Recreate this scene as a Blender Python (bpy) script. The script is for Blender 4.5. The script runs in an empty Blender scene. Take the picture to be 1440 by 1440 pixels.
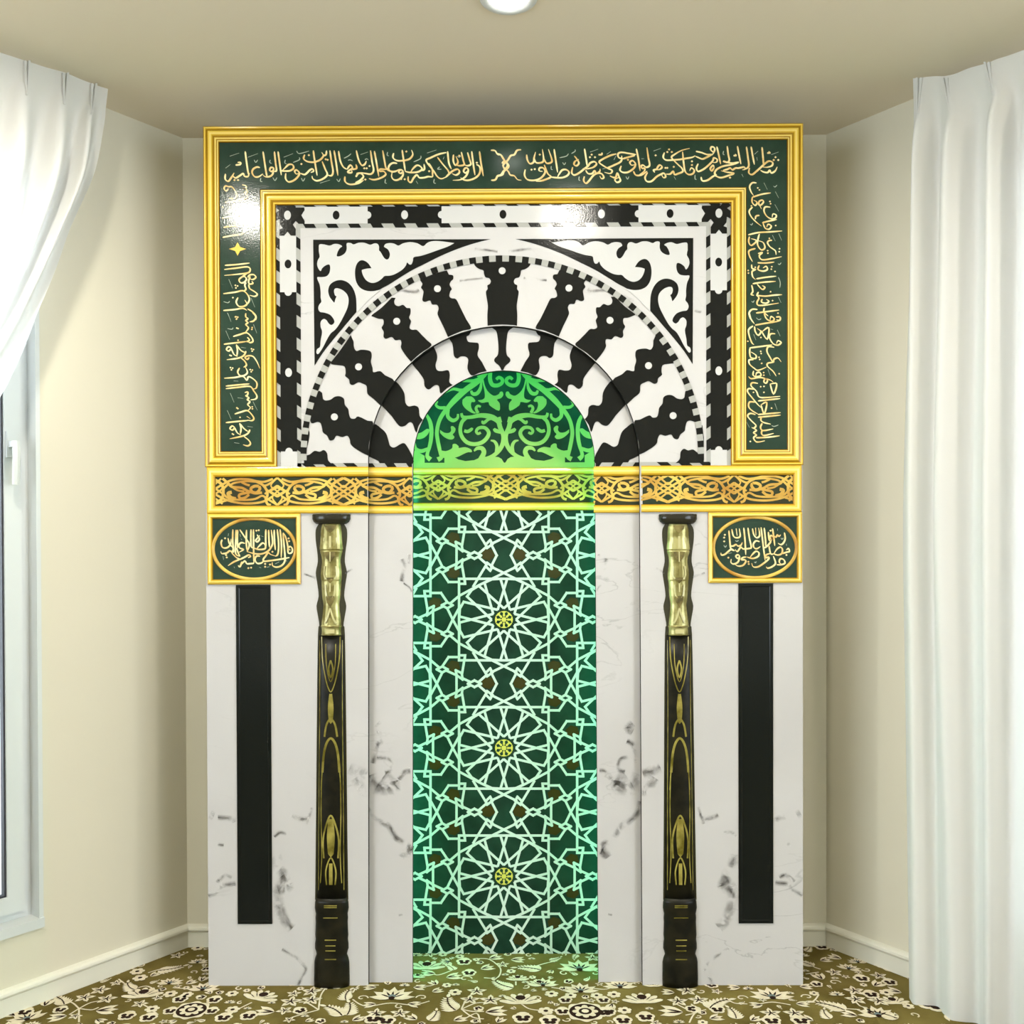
import bpy, bmesh, math, random
from mathutils import Vector, Matrix
random.seed(7)
PI = math.pi
scene = bpy.context.scene
col = scene.collection

# ------------------------------------------------------------------ camera
F = 1330.0                                   # focal length in pixels of a 1440 frame
YAW, PITCH, ROLL = -0.00455807, -0.00873592, -0.00308675
CAM = Vector((0.0347401, -2.68352155, 1.23358167))
PPX, PPY = 720.0, 788.381
fw = Vector((math.sin(YAW)*math.cos(PITCH), math.cos(YAW)*math.cos(PITCH), math.sin(PITCH)))
r0 = Vector((math.cos(YAW), -math.sin(YAW), 0)); u0 = r0.cross(fw)
cr, sr = math.cos(ROLL), math.sin(ROLL)
RT = r0*cr + u0*sr; UP = u0*cr - r0*sr
cd = bpy.data.cameras.new('camera'); cam = bpy.data.objects.new('camera', cd); col.objects.link(cam)
cd.sensor_width = 36; cd.lens = 36*F/1440; cd.shift_y = (PPY-720)/1440; cd.clip_start = 0.05
m = Matrix.Identity(4)
for i in range(3):
    m[i][0] = RT[i]; m[i][1] = UP[i]; m[i][2] = -fw[i]; m[i][3] = CAM[i]
cam.matrix_world = m
scene.camera = cam

# ------------------------------------------------------------------ world, exposure
w = bpy.data.worlds.new('sky'); scene.world = w; w.use_nodes = True
bg = w.node_tree.nodes['Background']
bg.inputs[0].default_value = (0.80, 0.90, 1.0, 1); bg.inputs[1].default_value = 6.5
vs = scene.view_settings
vs.view_transform = 'Standard'; vs.look = 'None'; vs.gamma = 1.0; vs.exposure = 0.55
vs.use_curve_mapping = False
LAMP = 520.0          # radiance of the ceiling downlights
LED = 20.0            # radiance of the green light strip in the niche

# ------------------------------------------------------------------ rays and planes (measuring the photograph)
def ray(x, y):
    return fw + RT*((x-PPX)/F) + UP*((PPY-y)/F)
def onY(x, y, Y=0.0):                        # point of a frontal plane
    d = ray(x, y); return CAM + d*((Y-CAM.y)/d.y)
def onZ(x, y, Z=0.0):
    d = ray(x, y); return CAM + d*((Z-CAM.z)/d.z)
def onP(x, y, p0, n):
    d = ray(x, y); return CAM + d*((p0-CAM).dot(n)/d.dot(n))

# ------------------------------------------------------------------ materials
MATS = {}
def mat(name, c, rough=0.5, spec=0.5, metal=0.0, noise=0.0, nscale=8.0, c2=None, bump=0.0, bscale=200.0, emit=None, estr=0.0):
    if name in MATS: return MATS[name]
    M = bpy.data.materials.new(name); M.use_nodes = True; nt = M.node_tree; b = nt.nodes['Principled BSDF']
    b.inputs['Base Color'].default_value = (*c, 1); b.inputs['Roughness'].default_value = rough
    b.inputs['Specular IOR Level'].default_value = spec; b.inputs['Metallic'].default_value = metal
    if c2 is not None or bump:
        tc = nt.nodes.new('ShaderNodeTexCoord')
    if c2 is not None:
        n = nt.nodes.new('ShaderNodeTexNoise'); n.inputs['Scale'].default_value = nscale; n.inputs['Detail'].default_value = 4
        r = nt.nodes.new('ShaderNodeValToRGB'); r.color_ramp.elements[0].position = 0.5-noise; r.color_ramp.elements[1].position = 0.5+noise
        r.color_ramp.elements[0].color = (*c, 1); r.color_ramp.elements[1].color = (*c2, 1)
        nt.links.new(tc.outputs['Object'], n.inputs['Vector']); nt.links.new(n.outputs['Fac'], r.inputs['Fac'])
        nt.links.new(r.outputs['Color'], b.inputs['Base Color'])
    if bump:
        n2 = nt.nodes.new('ShaderNodeTexNoise'); n2.inputs['Scale'].default_value = bscale; n2.inputs['Detail'].default_value = 2
        bp = nt.nodes.new('ShaderNodeBump'); bp.inputs['Strength'].default_value = bump; bp.inputs['Distance'].default_value = 0.002
        nt.links.new(tc.outputs['Object'], n2.inputs['Vector']); nt.links.new(n2.outputs['Fac'], bp.inputs['Height'])
        nt.links.new(bp.outputs['Normal'], b.inputs['Normal'])
    if emit:
        b.inputs['Emission Color'].default_value = (*emit, 1); b.inputs['Emission Strength'].default_value = estr
    MATS[name] = M
    return M
LAM = dict(rough=0.13, spec=0.30, bump=0.10, bscale=260)
mat('wall_paint', (0.64, 0.60, 0.475), 0.85, 0.2, c2=(0.67, 0.63, 0.50), noise=0.3, nscale=1.5, bump=0.05, bscale=90)
mat('ceiling_paint', (0.74, 0.66, 0.52), 0.9, 0.1)
mat('trim_paint', (0.74, 0.72, 0.61), 0.45, 0.4)
mat('window_white', (0.60, 0.62, 0.61), 0.35, 0.4)
mat('black_line', (0.0085, 0.009, 0.008), 0.13, 0.18, bump=0.10, bscale=260)
mat('black_panel', (0.007, 0.009, 0.0085), 0.13, 0.2, bump=0.10, bscale=260)
mat('white_print', (0.55, 0.545, 0.535), **LAM)
mat('lattice_white', (0.58, 0.58, 0.56), 0.42, 0.2)
mat('grey_print', (0.37, 0.37, 0.345), **LAM)
mat('green_ground', (0.011, 0.030, 0.019), c2=(0.022, 0.050, 0.032), noise=0.25, nscale=14, **LAM)
mat('green_niche', (0.003, 0.016, 0.010), c2=(0.010, 0.038, 0.023), noise=0.22, nscale=16, rough=0.42, spec=0.2)
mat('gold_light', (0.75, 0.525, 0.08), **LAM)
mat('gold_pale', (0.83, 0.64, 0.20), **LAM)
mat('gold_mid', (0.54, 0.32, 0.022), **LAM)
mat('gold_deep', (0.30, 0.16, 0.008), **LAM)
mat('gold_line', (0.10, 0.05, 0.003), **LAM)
mat('gold_fade', (0.42, 0.21, 0.035), c2=(0.74, 0.54, 0.12), noise=0.16, nscale=9, **LAM)
mat('script_gold', (0.70, 0.47, 0.17), c2=(0.90, 0.78, 0.42), noise=0.12, nscale=28, **LAM)
mat('script_mark', (0.36, 0.42, 0.33), **LAM)
mat('brown_tile', (0.045, 0.030, 0.008), **LAM)
mat('brown_ground', (0.030, 0.028, 0.012), c2=(0.018, 0.035, 0.018), noise=0.1, nscale=10, **LAM)
mat('rosette_gold', (0.64, 0.52, 0.10), **LAM)
mat('dome_gold', (0.31, 0.40, 0.12), 0.42, 0.2)
mat('board_edge', (0.022, 0.020, 0.018), 0.9, 0.05)
mat('capital_dark', (0.022, 0.020, 0.013), **LAM)
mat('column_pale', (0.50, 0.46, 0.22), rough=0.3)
mat('column_gold', (0.20, 0.17, 0.045), c2=(0.46, 0.42, 0.17), noise=0.10, nscale=24, rough=0.30, metal=0.45)
mat('column_bronze', (0.07, 0.055, 0.015), c2=(0.20, 0.16, 0.05), noise=0.12, nscale=40, rough=0.25)
mat('column_dark', (0.006, 0.006, 0.004), 0.34, 0.20, c2=(0.016, 0.014, 0.007), noise=0.12, nscale=20)
mat('column_vein', (0.12, 0.10, 0.015), c2=(0.34, 0.29, 0.07), noise=0.15, nscale=22, **LAM)
mat('shadow_print', (0.035, 0.033, 0.018), **LAM)
mat('carpet_cream', (0.66, 0.57, 0.40), 0.95, 0.05, c2=(0.80, 0.72, 0.55), noise=0.2, nscale=40, bump=0.6, bscale=500)
mat('carpet_brown', (0.030, 0.016, 0.011), 0.95, 0.05, bump=0.6, bscale=500)
mat('carpet_blue', (0.16, 0.20, 0.20), 0.95, 0.05)
mat('led_green', (0.1, 0.6, 0.3), emit=(0.02, 1.0, 0.46), estr=LED)
mat('lamp_soft', (1, 1, 1), emit=(1.0, 0.97, 0.90), estr=7.0)
mat('lamp_glow', (1, 1, 1), emit=(1.0, 0.95, 0.84), estr=LAMP)
mat('metal_grey', (0.30, 0.30, 0.30), 0.35, 0.5, metal=0.6)
mat('rubber_dark', (0.02, 0.02, 0.025), 0.6)

def nodes(name):
    M = bpy.data.materials.new(name); M.use_nodes = True; MATS[name] = M
    return M, M.node_tree, M.node_tree.nodes, M.node_tree.links
# white marble print with faint grey clouding
M, nt, N, L = nodes('marble')
b = N['Principled BSDF']; b.inputs['Roughness'].default_value = 0.13; b.inputs['Specular IOR Level'].default_value = 0.3
tc = N.new('ShaderNodeTexCoord')
n1 = N.new('ShaderNodeTexNoise'); n1.inputs['Scale'].default_value = 1.7; n1.inputs['Detail'].default_value = 7; n1.inputs['Distortion'].default_value = 1.2
L.new(tc.outputs['Object'], n1.inputs['Vector'])
r1 = N.new('ShaderNodeValToRGB')
e = r1.color_ramp.elements
e[0].position = 0.30; e[0].color = (0.505, 0.490, 0.482, 1); e[1].position = 0.62; e[1].color = (0.545, 0.532, 0.526, 1)
L.new(n1.outputs['Fac'], r1.inputs['Fac'])
n2 = N.new('ShaderNodeTexNoise'); n2.inputs['Scale'].default_value = 2.6; n2.inputs['Detail'].default_value = 8; n2.inputs['Distortion'].default_value = 0.8
mp = N.new('ShaderNodeMapping'); mp.inputs['Location'].default_value = (3.1, 0, 5.2); mp.inputs['Rotation'].default_value = (0, 0.7, 0); mp.inputs['Scale'].default_value = (1, 1, 2.6)
L.new(tc.outputs['Object'], mp.inputs['Vector']); L.new(mp.outputs['Vector'], n2.inputs['Vector'])
r2 = N.new('ShaderNodeValToRGB'); e = r2.color_ramp.elements
e[0].position = 0.497; e[0].color = (0, 0, 0, 1); e[1].position = 0.512; e[1].color = (0, 0, 0, 1)
x = r2.color_ramp.elements.new(0.503); x.color = (0.45, 0.45, 0.45, 1)
L.new(n2.outputs['Fac'], r2.inputs['Fac'])
n3 = N.new('ShaderNodeTexNoise'); n3.inputs['Scale'].default_value = 2.2
L.new(tc.outputs['Object'], n3.inputs['Vector'])
r3 = N.new('ShaderNodeValToRGB'); r3.color_ramp.elements[0].position = 0.52; r3.color_ramp.elements[1].position = 0.66
L.new(n3.outputs['Fac'], r3.inputs['Fac'])
mu = N.new('ShaderNodeMath'); mu.operation = 'MULTIPLY'; L.new(r2.outputs['Color'], mu.inputs[0]); L.new(r3.outputs['Color'], mu.inputs[1])
mx = N.new('ShaderNodeMixRGB'); mx.inputs['Color2'].default_value = (0.20, 0.195, 0.19, 1)
L.new(mu.outputs[0], mx.inputs['Fac']); L.new(r1.outputs['Color'], mx.inputs['Color1']); L.new(mx.outputs['Color'], b.inputs['Base Color'])
n4 = N.new('ShaderNodeTexNoise'); n4.inputs['Scale'].default_value = 260
bp = N.new('ShaderNodeBump'); bp.inputs['Strength'].default_value = 0.10; bp.inputs['Distance'].default_value = 0.002
L.new(tc.outputs['Object'], n4.inputs['Vector']); L.new(n4.outputs['Fac'], bp.inputs['Height']); L.new(bp.outputs['Normal'], b.inputs['Normal'])
# smoky vein print: broken up by noise, soft across its width (uv.y)
M, nt, N, L = nodes('marble_vein')
b = N['Principled BSDF']; b.inputs['Base Color'].default_value = (0.10, 0.092, 0.088, 1); b.inputs['Roughness'].default_value = 0.2
tr = N.new('ShaderNodeBsdfTransparent'); mixs = N.new('ShaderNodeMixShader'); uv = N.new('ShaderNodeUVMap'); sep = N.new('ShaderNodeSeparateXYZ')
L.new(uv.outputs['UV'], sep.inputs['Vector'])
a1 = N.new('ShaderNodeMath'); a1.operation = 'MULTIPLY_ADD'; a1.inputs[1].default_value = 2; a1.inputs[2].default_value = -1; L.new(sep.outputs['Y'], a1.inputs[0])
a2 = N.new('ShaderNodeMath'); a2.operation = 'ABSOLUTE'; L.new(a1.outputs[0], a2.inputs[0])
a3 = N.new('ShaderNodeMath'); a3.operation = 'SUBTRACT'; a3.inputs[0].default_value = 1.0; L.new(a2.outputs[0], a3.inputs[1])
tc = N.new('ShaderNodeTexCoord'); nn = N.new('ShaderNodeTexNoise'); nn.inputs['Scale'].default_value = 30; nn.inputs['Detail'].default_value = 6; nn.inputs['Distortion'].default_value = 0.6
L.new(tc.outputs['Object'], nn.inputs['Vector'])
rr = N.new('ShaderNodeValToRGB'); rr.color_ramp.elements[0].position = 0.40; rr.color_ramp.elements[1].position = 0.74
L.new(nn.outputs['Fac'], rr.inputs['Fac'])
a4 = N.new('ShaderNodeMath'); a4.operation = 'MULTIPLY'; L.new(a3.outputs[0], a4.inputs[0]); L.new(rr.outputs['Color'], a4.inputs[1])
L.new(a4.outputs[0], mixs.inputs['Fac']); L.new(tr.outputs[0], mixs.inputs[1]); L.new(b.outputs[0], mixs.inputs[2])
L.new(mixs.outputs[0], N['Material Output'].inputs['Surface'])
# carpet ground
M, nt, N, L = nodes('carpet_olive')
b = N['Principled BSDF']; b.inputs['Roughness'].default_value = 1.0; b.inputs['Specular IOR Level'].default_value = 0.05
tc = N.new('ShaderNodeTexCoord'); n1 = N.new('ShaderNodeTexNoise'); n1.inputs['Scale'].default_value = 5; n1.inputs['Detail'].default_value = 5
L.new(tc.outputs['Object'], n1.inputs['Vector'])
r1 = N.new('ShaderNodeValToRGB'); e = r1.color_ramp.elements
e[0].position = 0.35; e[0].color = (0.115, 0.085, 0.022, 1); e[1].position = 0.65; e[1].color = (0.215, 0.170, 0.050, 1)
L.new(n1.outputs['Fac'], r1.inputs['Fac']); L.new(r1.outputs['Color'], b.inputs['Base Color'])
n2 = N.new('ShaderNodeTexNoise'); n2.inputs['Scale'].default_value = 450
bp = N.new('ShaderNodeBump'); bp.inputs['Strength'].default_value = 0.7; bp.inputs['Distance'].default_value = 0.004
L.new(tc.outputs['Object'], n2.inputs['Vector']); L.new(n2.outputs['Fac'], bp.inputs['Height']); L.new(bp.outputs['Normal'], b.inputs['Normal'])
# curtain cloth
def cloth(name, c, trans, clear):
    M, nt, N, L = nodes(name)
    N.remove(N['Principled BSDF'])
    d = N.new('ShaderNodeBsdfDiffuse'); d.inputs[0].default_value = (*c, 1)
    t = N.new('ShaderNodeBsdfTranslucent'); t.inputs[0].default_value = (*c, 1)
    p = N.new('ShaderNodeBsdfTransparent')
    m1 = N.new('ShaderNodeMixShader'); m1.inputs[0].default_value = trans; m2 = N.new('ShaderNodeMixShader'); m2.inputs[0].default_value = clear
    L.new(d.outputs[0], m1.inputs[1]); L.new(t.outputs[0], m1.inputs[2]); L.new(m1.outputs[0], m2.inputs[1]); L.new(p.outputs[0], m2.inputs[2])
    L.new(m2.outputs[0], N['Material Output'].inputs['Surface'])
cloth('curtain_white', (0.80, 0.795, 0.78), 0.30, 0.03)
cloth('curtain_sheer', (0.84, 0.85, 0.86), 0.40, 0.25)
# window glass
M, nt, N, L = nodes('glass')
N.remove(N['Principled BSDF'])
g = N.new('ShaderNodeBsdfGlossy'); g.inputs['Roughness'].default_value = 0.02; t = N.new('ShaderNodeBsdfTransparent'); t.inputs[0].default_value = (0.97, 0.98, 0.98, 1)
fr = N.new('ShaderNodeFresnel'); fr.inputs[0].default_value = 1.45; mm = N.new('ShaderNodeMixShader')
L.new(fr.outputs[0], mm.inputs[0]); L.new(t.outputs[0], mm.inputs[1]); L.new(g.outputs[0], mm.inputs[2]); L.new(mm.outputs[0], N['Material Output'].inputs['Surface'])

# ------------------------------------------------------------------ mesh helpers
class MB:
    def __init__(self): self.v = []; self.f = []; self.m = []; self.uv = []
    def face(self, pts, mi=0, uv=None):
        n = len(self.v); self.v += [tuple(p) for p in pts]; self.f.append(list(range(n, n+len(pts)))); self.m.append(mi)
        self.uv.append(uv or [(0, 0)]*len(pts))
    def prism(self, pts, d, mi=0, ms=None):          # front outline pts, extruded by vector d
        d = Vector(d); P = [Vector(p) for p in pts]; ms = mi if ms is None else ms
        self.face(P, mi); self.face([p+d for p in reversed(P)], ms)
        for i in range(len(P)):
            a, b_ = P[i], P[(i+1) % len(P)]
            self.face([a, a+d, b_+d, b_], ms)
    def box(self, x0, x1, y0, y1, z0, z1, mi=0, X=None):
        c = [(x, y, z) for z in (z0, z1) for y in (y0, y1) for x in (x0, x1)]
        if X: c = [X(*p) for p in c]
        for q in ((0, 1, 3, 2), (4, 6, 7, 5), (0, 4, 5, 1), (2, 3, 7, 6), (0, 2, 6, 4), (1, 5, 7, 3)):
            self.face([c[i] for i in q], mi)
    def tube(self, pts, r, n=8, mi=0, caps=True):
        pts = [Vector(p) for p in pts]; rings = []
        for i, p in enumerate(pts):
            t = (pts[min(i+1, len(pts)-1)] - pts[max(i-1, 0)]).normalized()
            a = t.orthogonal().normalized() if abs(t.y) > 0.95 else t.cross(Vector((0, 1, 0))).normalized()
            c = t.cross(a)
            rings.append([p + (a*math.cos(2*PI*k/n) + c*math.sin(2*PI*k/n))*r for k in range(n)])
        for i in range(len(rings)-1):
            for k in range(n):
                self.face([rings[i][k], rings[i][(k+1) % n], rings[i+1][(k+1) % n], rings[i+1][k]], mi)
        if caps: self.face(rings[0], mi); self.face(rings[-1], mi)
    def build(self, name, mats, parent=None, smooth=False, merge=True):
        me = bpy.data.meshes.new(name); me.from_pydata(self.v, [], self.f)
        for mn in ([mats] if isinstance(mats, str) else mats): me.materials.append(MATS[mn])
        for p, mi in zip(me.polygons, self.m): p.material_index = mi
        ul = me.uv_layers.new(name='UVMap'); k = 0
        for u in self.uv:
            for c in u: ul.data[k].uv = c; k += 1
        if merge:
            bm = bmesh.new(); bm.from_mesh(me); bmesh.ops.remove_doubles(bm, verts=bm.verts, dist=1e-6)
            bmesh.ops.recalc_face_normals(bm, faces=bm.faces); bm.to_mesh(me); bm.free()
        if smooth: me.polygons.foreach_set('use_smooth', [True]*len(me.polygons))
        o = bpy.data.objects.new(name, me); col.objects.link(o)
        if parent: o.parent = parent
        return o
def empty(name, loc=(0, 0, 0)):
    o = bpy.data.objects.new(name, None); o.empty_display_size = 0.1; col.objects.link(o)
    return o
def tag(o, label=None, cat=None, group=None, kind=None):
    if label: o['label'] = label
    if cat: o['category'] = cat
    if group: o['group'] = group
    if kind: o['kind'] = kind
    return o
def crom(pts, n=5):
    if len(pts) < 3: return [tuple(p) for p in pts]
    out = []; k = len(pts[0])
    for i in range(len(pts)-1):
        p0 = pts[max(i-1, 0)]; p1 = pts[i]; p2 = pts[i+1]; p3 = pts[min(i+2, len(pts)-1)]
        for j in range(n):
            t = j/n
            out.append(tuple(0.5*(2*p1[c] + (p2[c]-p0[c])*t + (2*p0[c]-5*p1[c]+4*p2[c]-p3[c])*t*t + (3*p1[c]-p0[c]-3*p2[c]+p3[c])*t**3) for c in range(k)))
    out.append(tuple(pts[-1])); return out
def strip2d(pts, width):
    """outline pairs of a 2-D path; width: number or f(t, angle)"""
    L_, R_ = [], []; n = len(pts)
    for i, p in enumerate(pts):
        a = pts[max(i-1, 0)]; b_ = pts[min(i+1, n-1)]
        dx, dy = b_[0]-a[0], b_[1]-a[1]; l = math.hypot(dx, dy) or 1
        wd = width(i/(n-1 or 1), math.atan2(dy, dx)) if callable(width) else width
        if len(p) > 2: wd = p[2]
        L_.append((p[0]-dy/l*wd/2, p[1]+dx/l*wd/2)); R_.append((p[0]+dy/l*wd/2, p[1]-dx/l*wd/2))
    return L_, R_
def clip(poly, box):
    x0, x1, y0, y1 = box
    for ax, lim, s in ((0, x0, 1), (0, x1, -1), (1, y0, 1), (1, y1, -1)):
        out = []
        for i in range(len(poly)):
            a, b_ = poly[i], poly[(i+1) % len(poly)]
            ia, ib = (a[ax]-lim)*s >= 0, (b_[ax]-lim)*s >= 0
            if ia: out.append(a)
            if ia != ib:
                t = (lim-a[ax])/(b_[ax]-a[ax]); out.append((a[0]+(b_[0]-a[0])*t, a[1]+(b_[1]-a[1])*t))
        poly = out
        if len(poly) < 3: return []
    return poly
LIFT = [0]
def lifted(to3):                              # every printed stroke lies a hair above the one before it
    LIFT[0] = (LIFT[0]+1) % 331; e_ = LIFT[0]*0.15e-5
    return lambda *c: to3(*c) + Vector((0, -e_, 0))
def ribbon(mb, pts, width, to3, mi=0, smooth=5, box=None):
    to3 = lifted(to3)
    p = crom(pts, smooth) if smooth > 1 else pts
    L_, R_ = strip2d(p, width); n = len(p)
    for i in range(n-1):
        q = [L_[i], L_[i+1], R_[i+1], R_[i]]
        uvs = [(i/n, 1), ((i+1)/n, 1), ((i+1)/n, 0), (i/n, 0)]
        if box:
            q = clip(q, box); uvs = None
            if not q: continue
        mb.face([to3(*c) for c in q], mi, uvs)
def disc(mb, c, rx, ry, to3, mi=0, n=16, a0=0, box=None, lift=True):
    if lift: to3 = lifted(to3)
    q = [(c[0]+rx*math.cos(a0+2*PI*k/n), c[1]+ry*math.sin(a0+2*PI*k/n)) for k in range(n)]
    if box: q = clip(q, box)
    if q: mb.face([to3(*p) for p in q], mi)
def plane(Y, e=0.0, mir=1):                   # picture plane of a board at depth Y, lifted by e toward the room
    def f(x, y):
        p = onY(x, y, Y); return Vector((mir*p.x, Y-e, p.z))
    return f
def parse(s):
    out = []
    for part in s.split(';'):
        tk = part.split()
        if not tk: continue
        k = 'S'
        if tk[0] in ('T', 'D'): k = tk[0]; tk = tk[1:]
        out.append((k, [tuple(float(v) for v in t.split(',')) for t in tk]))
    return out

# ------------------------------------------------------------------ the room
CEIL = 2.53
WY = 0.275                                    # back wall of the bay
CX = 1.003
ANG = math.radians(37.0)
def struct(o): o['kind'] = 'structure'; return o
class Wall:                                   # local frame of an angled bay wall: t along, n into the room
    def __init__(s, sx):
        s.o = Vector((sx*CX, WY, 0)); s.d = Vector((sx*math.sin(ANG), -math.cos(ANG), 0)); s.n = Vector((-sx*math.cos(ANG), -math.sin(ANG), 0))
    def p(s, t, n, z): return s.o + s.d*t + s.n*n + Vector((0, 0, z))
WL, WR = Wall(-1), Wall(1)
def t_of(W, x, y): 
    q = onP(x, y, W.o, W.n); return (q-W.o).dot(W.d), q.z
TEND = 2.1
TW0, ZS = t_of(WL, 61, 1291)
TWR = 0.62
TW1 = 1.75; ZT = 2.28
mb = MB(); mb.box(-4.2, 4.2, -6.2, 0.45, -0.06, 0.0); floor = struct(mb.build('floor', 'carpet_olive')); floor['label'] = 'olive green carpet with cream and brown floral pattern'
mb = MB(); mb.box(-4.2, 4.2, -6.2, 0.45, CEIL, CEIL+0.06); ceiling = struct(mb.build('ceiling', 'ceiling_paint'))
mb = MB(); mb.box(-CX-0.08, CX+0.08, WY, WY+0.1, 0, CEIL); struct(mb.build('wall_back', 'wall_paint'))
for nm, W, t0 in (('wall_left', WL, TW0), ('wall_right', WR, TWR)):
    mb = MB()
    for (a, b_, z0, z1) in ((0, t0, 0, CEIL), (TW1, TEND, 0, CEIL), (t0, TW1, 0, ZS), (t0, TW1, ZT, CEIL)):
        mb.box(a, b_, -0.14, 0, z0, z1, X=W.p)
    struct(mb.build(nm, 'wall_paint'))
e = WL.p(TEND, 0, 0)
mb = MB(); mb.box(e.x-1.2, e.x, e.y-0.1, e.y, 0, CEIL); mb.box(-e.x, -e.x+1.2, e.y-0.1, e.y, 0, CEIL)
for sx in (-1, 1):                            # side walls of the room each with an unseen opening added for ambient daylight
    for (y0, y1, z0, z1) in ((-6.1, -5.2, 0, CEIL), (-1.9, e.y, 0, CEIL), (-5.2, -1.9, 0, 0.4), (-5.2, -1.9, 2.3, CEIL)):
        mb.box(min(sx*3.4, sx*3.5), max(sx*3.4, sx*3.5), y0, y1, z0, z1)
mb.box(-3.5, 3.5, -6.1, -6.0, 0, CEIL)
struct(mb.build('wall_room', 'wall_paint'))
# baseboards with a rounded bead along the top
def baseboard(name, X, a, b_):
    prof = [(0, 0), (0.013, 0), (0.013, 0.048), (0.017, 0.051), (0.019, 0.056), (0.018, 0.062), (0.014, 0.066), (0.006, 0.069), (0, 0.070)]
    mb = MB()
    for i in range(len(prof)-1):
        (n0, z0), (n1, z1) = prof[i], prof[i+1]
        mb.face([X(a, n0, z0), X(b_, n0, z0), X(b_, n1, z1), X(a, n1, z1)])
    mb.face([X(a, *q) for q in prof]); mb.face([X(b_, *q) for q in prof])
    return struct(mb.build(name, 'trim_paint'))
baseboard('baseboard_left', WL.p, 0, TEND); baseboard('baseboard_right', WR.p, 0, TEND)
baseboard('baseboard_back', lambda t, n, z: Vector((t, WY-n, z)), -CX, CX)
# windows: reveal lining, sill, frame, two sashes, panes, handle
def window(name, W, t0):
    mb = MB()
    mb.box(t0-0.0, t0+0.012, -0.14, 0.002, ZS, ZT, X=W.p); mb.box(TW1-0.012, TW1, -0.14, 0.002, ZS, ZT, X=W.p)
    mb.box(t0, TW1, -0.14, 0.002, ZT-0.012, ZT, X=W.p)
    root = struct(mb.build(name, 'window_white'))
    mb = MB(); mb.box(t0-0.0, TW1, -0.14, 0.008, ZS-0.022, ZS+0.004, X=W.p); mb.build('window_sill', 'window_white', root)
    fr = MB(); a, b_, z0, z1 = t0+0.012, TW1-0.012, ZS+0.004, ZT-0.012
    fm = 0.024
    for (p, q, c, d) in ((a, a+fm, z0, z1), (b_-fm, b_, z0, z1), (a+fm, b_-fm, z0, z0+fm), (a+fm, b_-fm, z1-fm, z1)):
        fr.box(p, q, -0.135, -0.045, c, d, X=W.p)
    mid = (a+b_)/2
    fr.box(mid-0.03, mid+0.03, -0.135, -0.045, z0+fm, z1-fm, X=W.p)
    fr.build('window_frame', 'window_white', root)
    for s0, s1 in ((a+fm, mid-0.03), (mid+0.03, b_-fm)):
        c, d = z0+fm, z1-fm; s = MB(); wv = 0.046
        for (p, q, zz0, zz1) in ((s0, s0+wv, c, d), (s1-wv, s1, c, d), (s0+wv, s1-wv, c, c+wv), (s0+wv, s1-wv, d-wv, d)):
            s.box(p, q, -0.11, -0.030, zz0, zz1, X=W.p)
        so = s.build('sash', 'window_white', root)
        g = MB(); g.box(s0+wv-0.004, s1-wv+0.004, -0.060, -0.054, c+wv-0.004, d-wv+0.004, X=W.p); g.build('pane', 'glass', so)
        k = MB()
        for (p, q, zz0, zz1) in ((s0+wv, s0+wv+0.005, c+wv, d-wv), (s0+wv, s1-wv, c+wv, c+wv+0.005)):
            k.box(p, q, -0.0535, -0.036, zz0, zz1, X=W.p)
        k.build('gasket', 'rubber_dark', so)
        h = MB(); hz = 1.53; ht = s0+0.030
        h.box(ht-0.012, ht+0.012, -0.0305, -0.022, hz-0.035, hz+0.035, X=W.p)
        h.box(ht-0.008, ht+0.008, -0.022, 0.004, hz-0.008, hz+0.008, X=W.p)
        h.tube([W.p(ht, 0.004, hz+0.008), W.p(ht, 0.006, hz-0.04), W.p(ht, 0.002, hz-0.11)], 0.010)
        h.build('handle', 'window_white', so)
    return root
window('window_1', WL, TW0); window('window_2', WR, TWR)

# ------------------------------------------------------------------ ceiling downlights
def downlight(x, y, label, glow='lamp_glow'):
    root = empty('downlight'); root.location = (x, y, CEIL)
    tag(root, label, 'ceiling light', 'recessed downlights')
    mb = MB(); prof = [(0.048, -0.001), (0.052, -0.006), (0.062, -0.007), (0.068, -0.003), (0.068, 0.0)]; n = 32
    for i in range(len(prof)-1):
        for k in range(n):
            a, b_ = 2*PI*k/n, 2*PI*(k+1)/n; (ra, za), (rb, zb) = prof[i], prof[i+1]
            mb.face([(ra*math.cos(a), ra*math.sin(a), za), (ra*math.cos(b_), ra*math.sin(b_), za), (rb*math.cos(b_), rb*math.sin(b_), zb), (rb*math.cos(a), rb*math.sin(a), zb)])
    mb.build('trim_ring', 'window_white', root, smooth=True)
    mb = MB(); disc(mb, (0, 0), 0.048, 0.048, lambda a, b_: Vector((a, b_, -0.002)), n=32); mb.build('lens', glow, root)
    return root
q = onZ(715, -4, CEIL)
downlight(q.x, q.y, 'bright round downlight in the ceiling in front of the prayer niche', 'lamp_soft')
def mirror_lamp(x, y):                        # where a lamp stands whose reflection shows at (x, y) on the board
    p = onY(x, y, 0); d = p-CAM; d.y = -d.y; return p + d*((CEIL-p.z)/d.z)
for (x, y) in ((350, 300), (801, 304)):
    q = mirror_lamp(x, y); downlight(q.x, q.y, 'recessed downlight mirrored as a glare in the dark green script band' if x < 600 else 'recessed downlight mirrored as a glare in the white border above the arch')
for (x, y) in ((1.52, -1.3),):  # unseen downlight added for its light, next in the mirrored pair's row
    downlight(x, y, 'unseen recessed downlight added for light before the closed white curtain')

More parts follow.
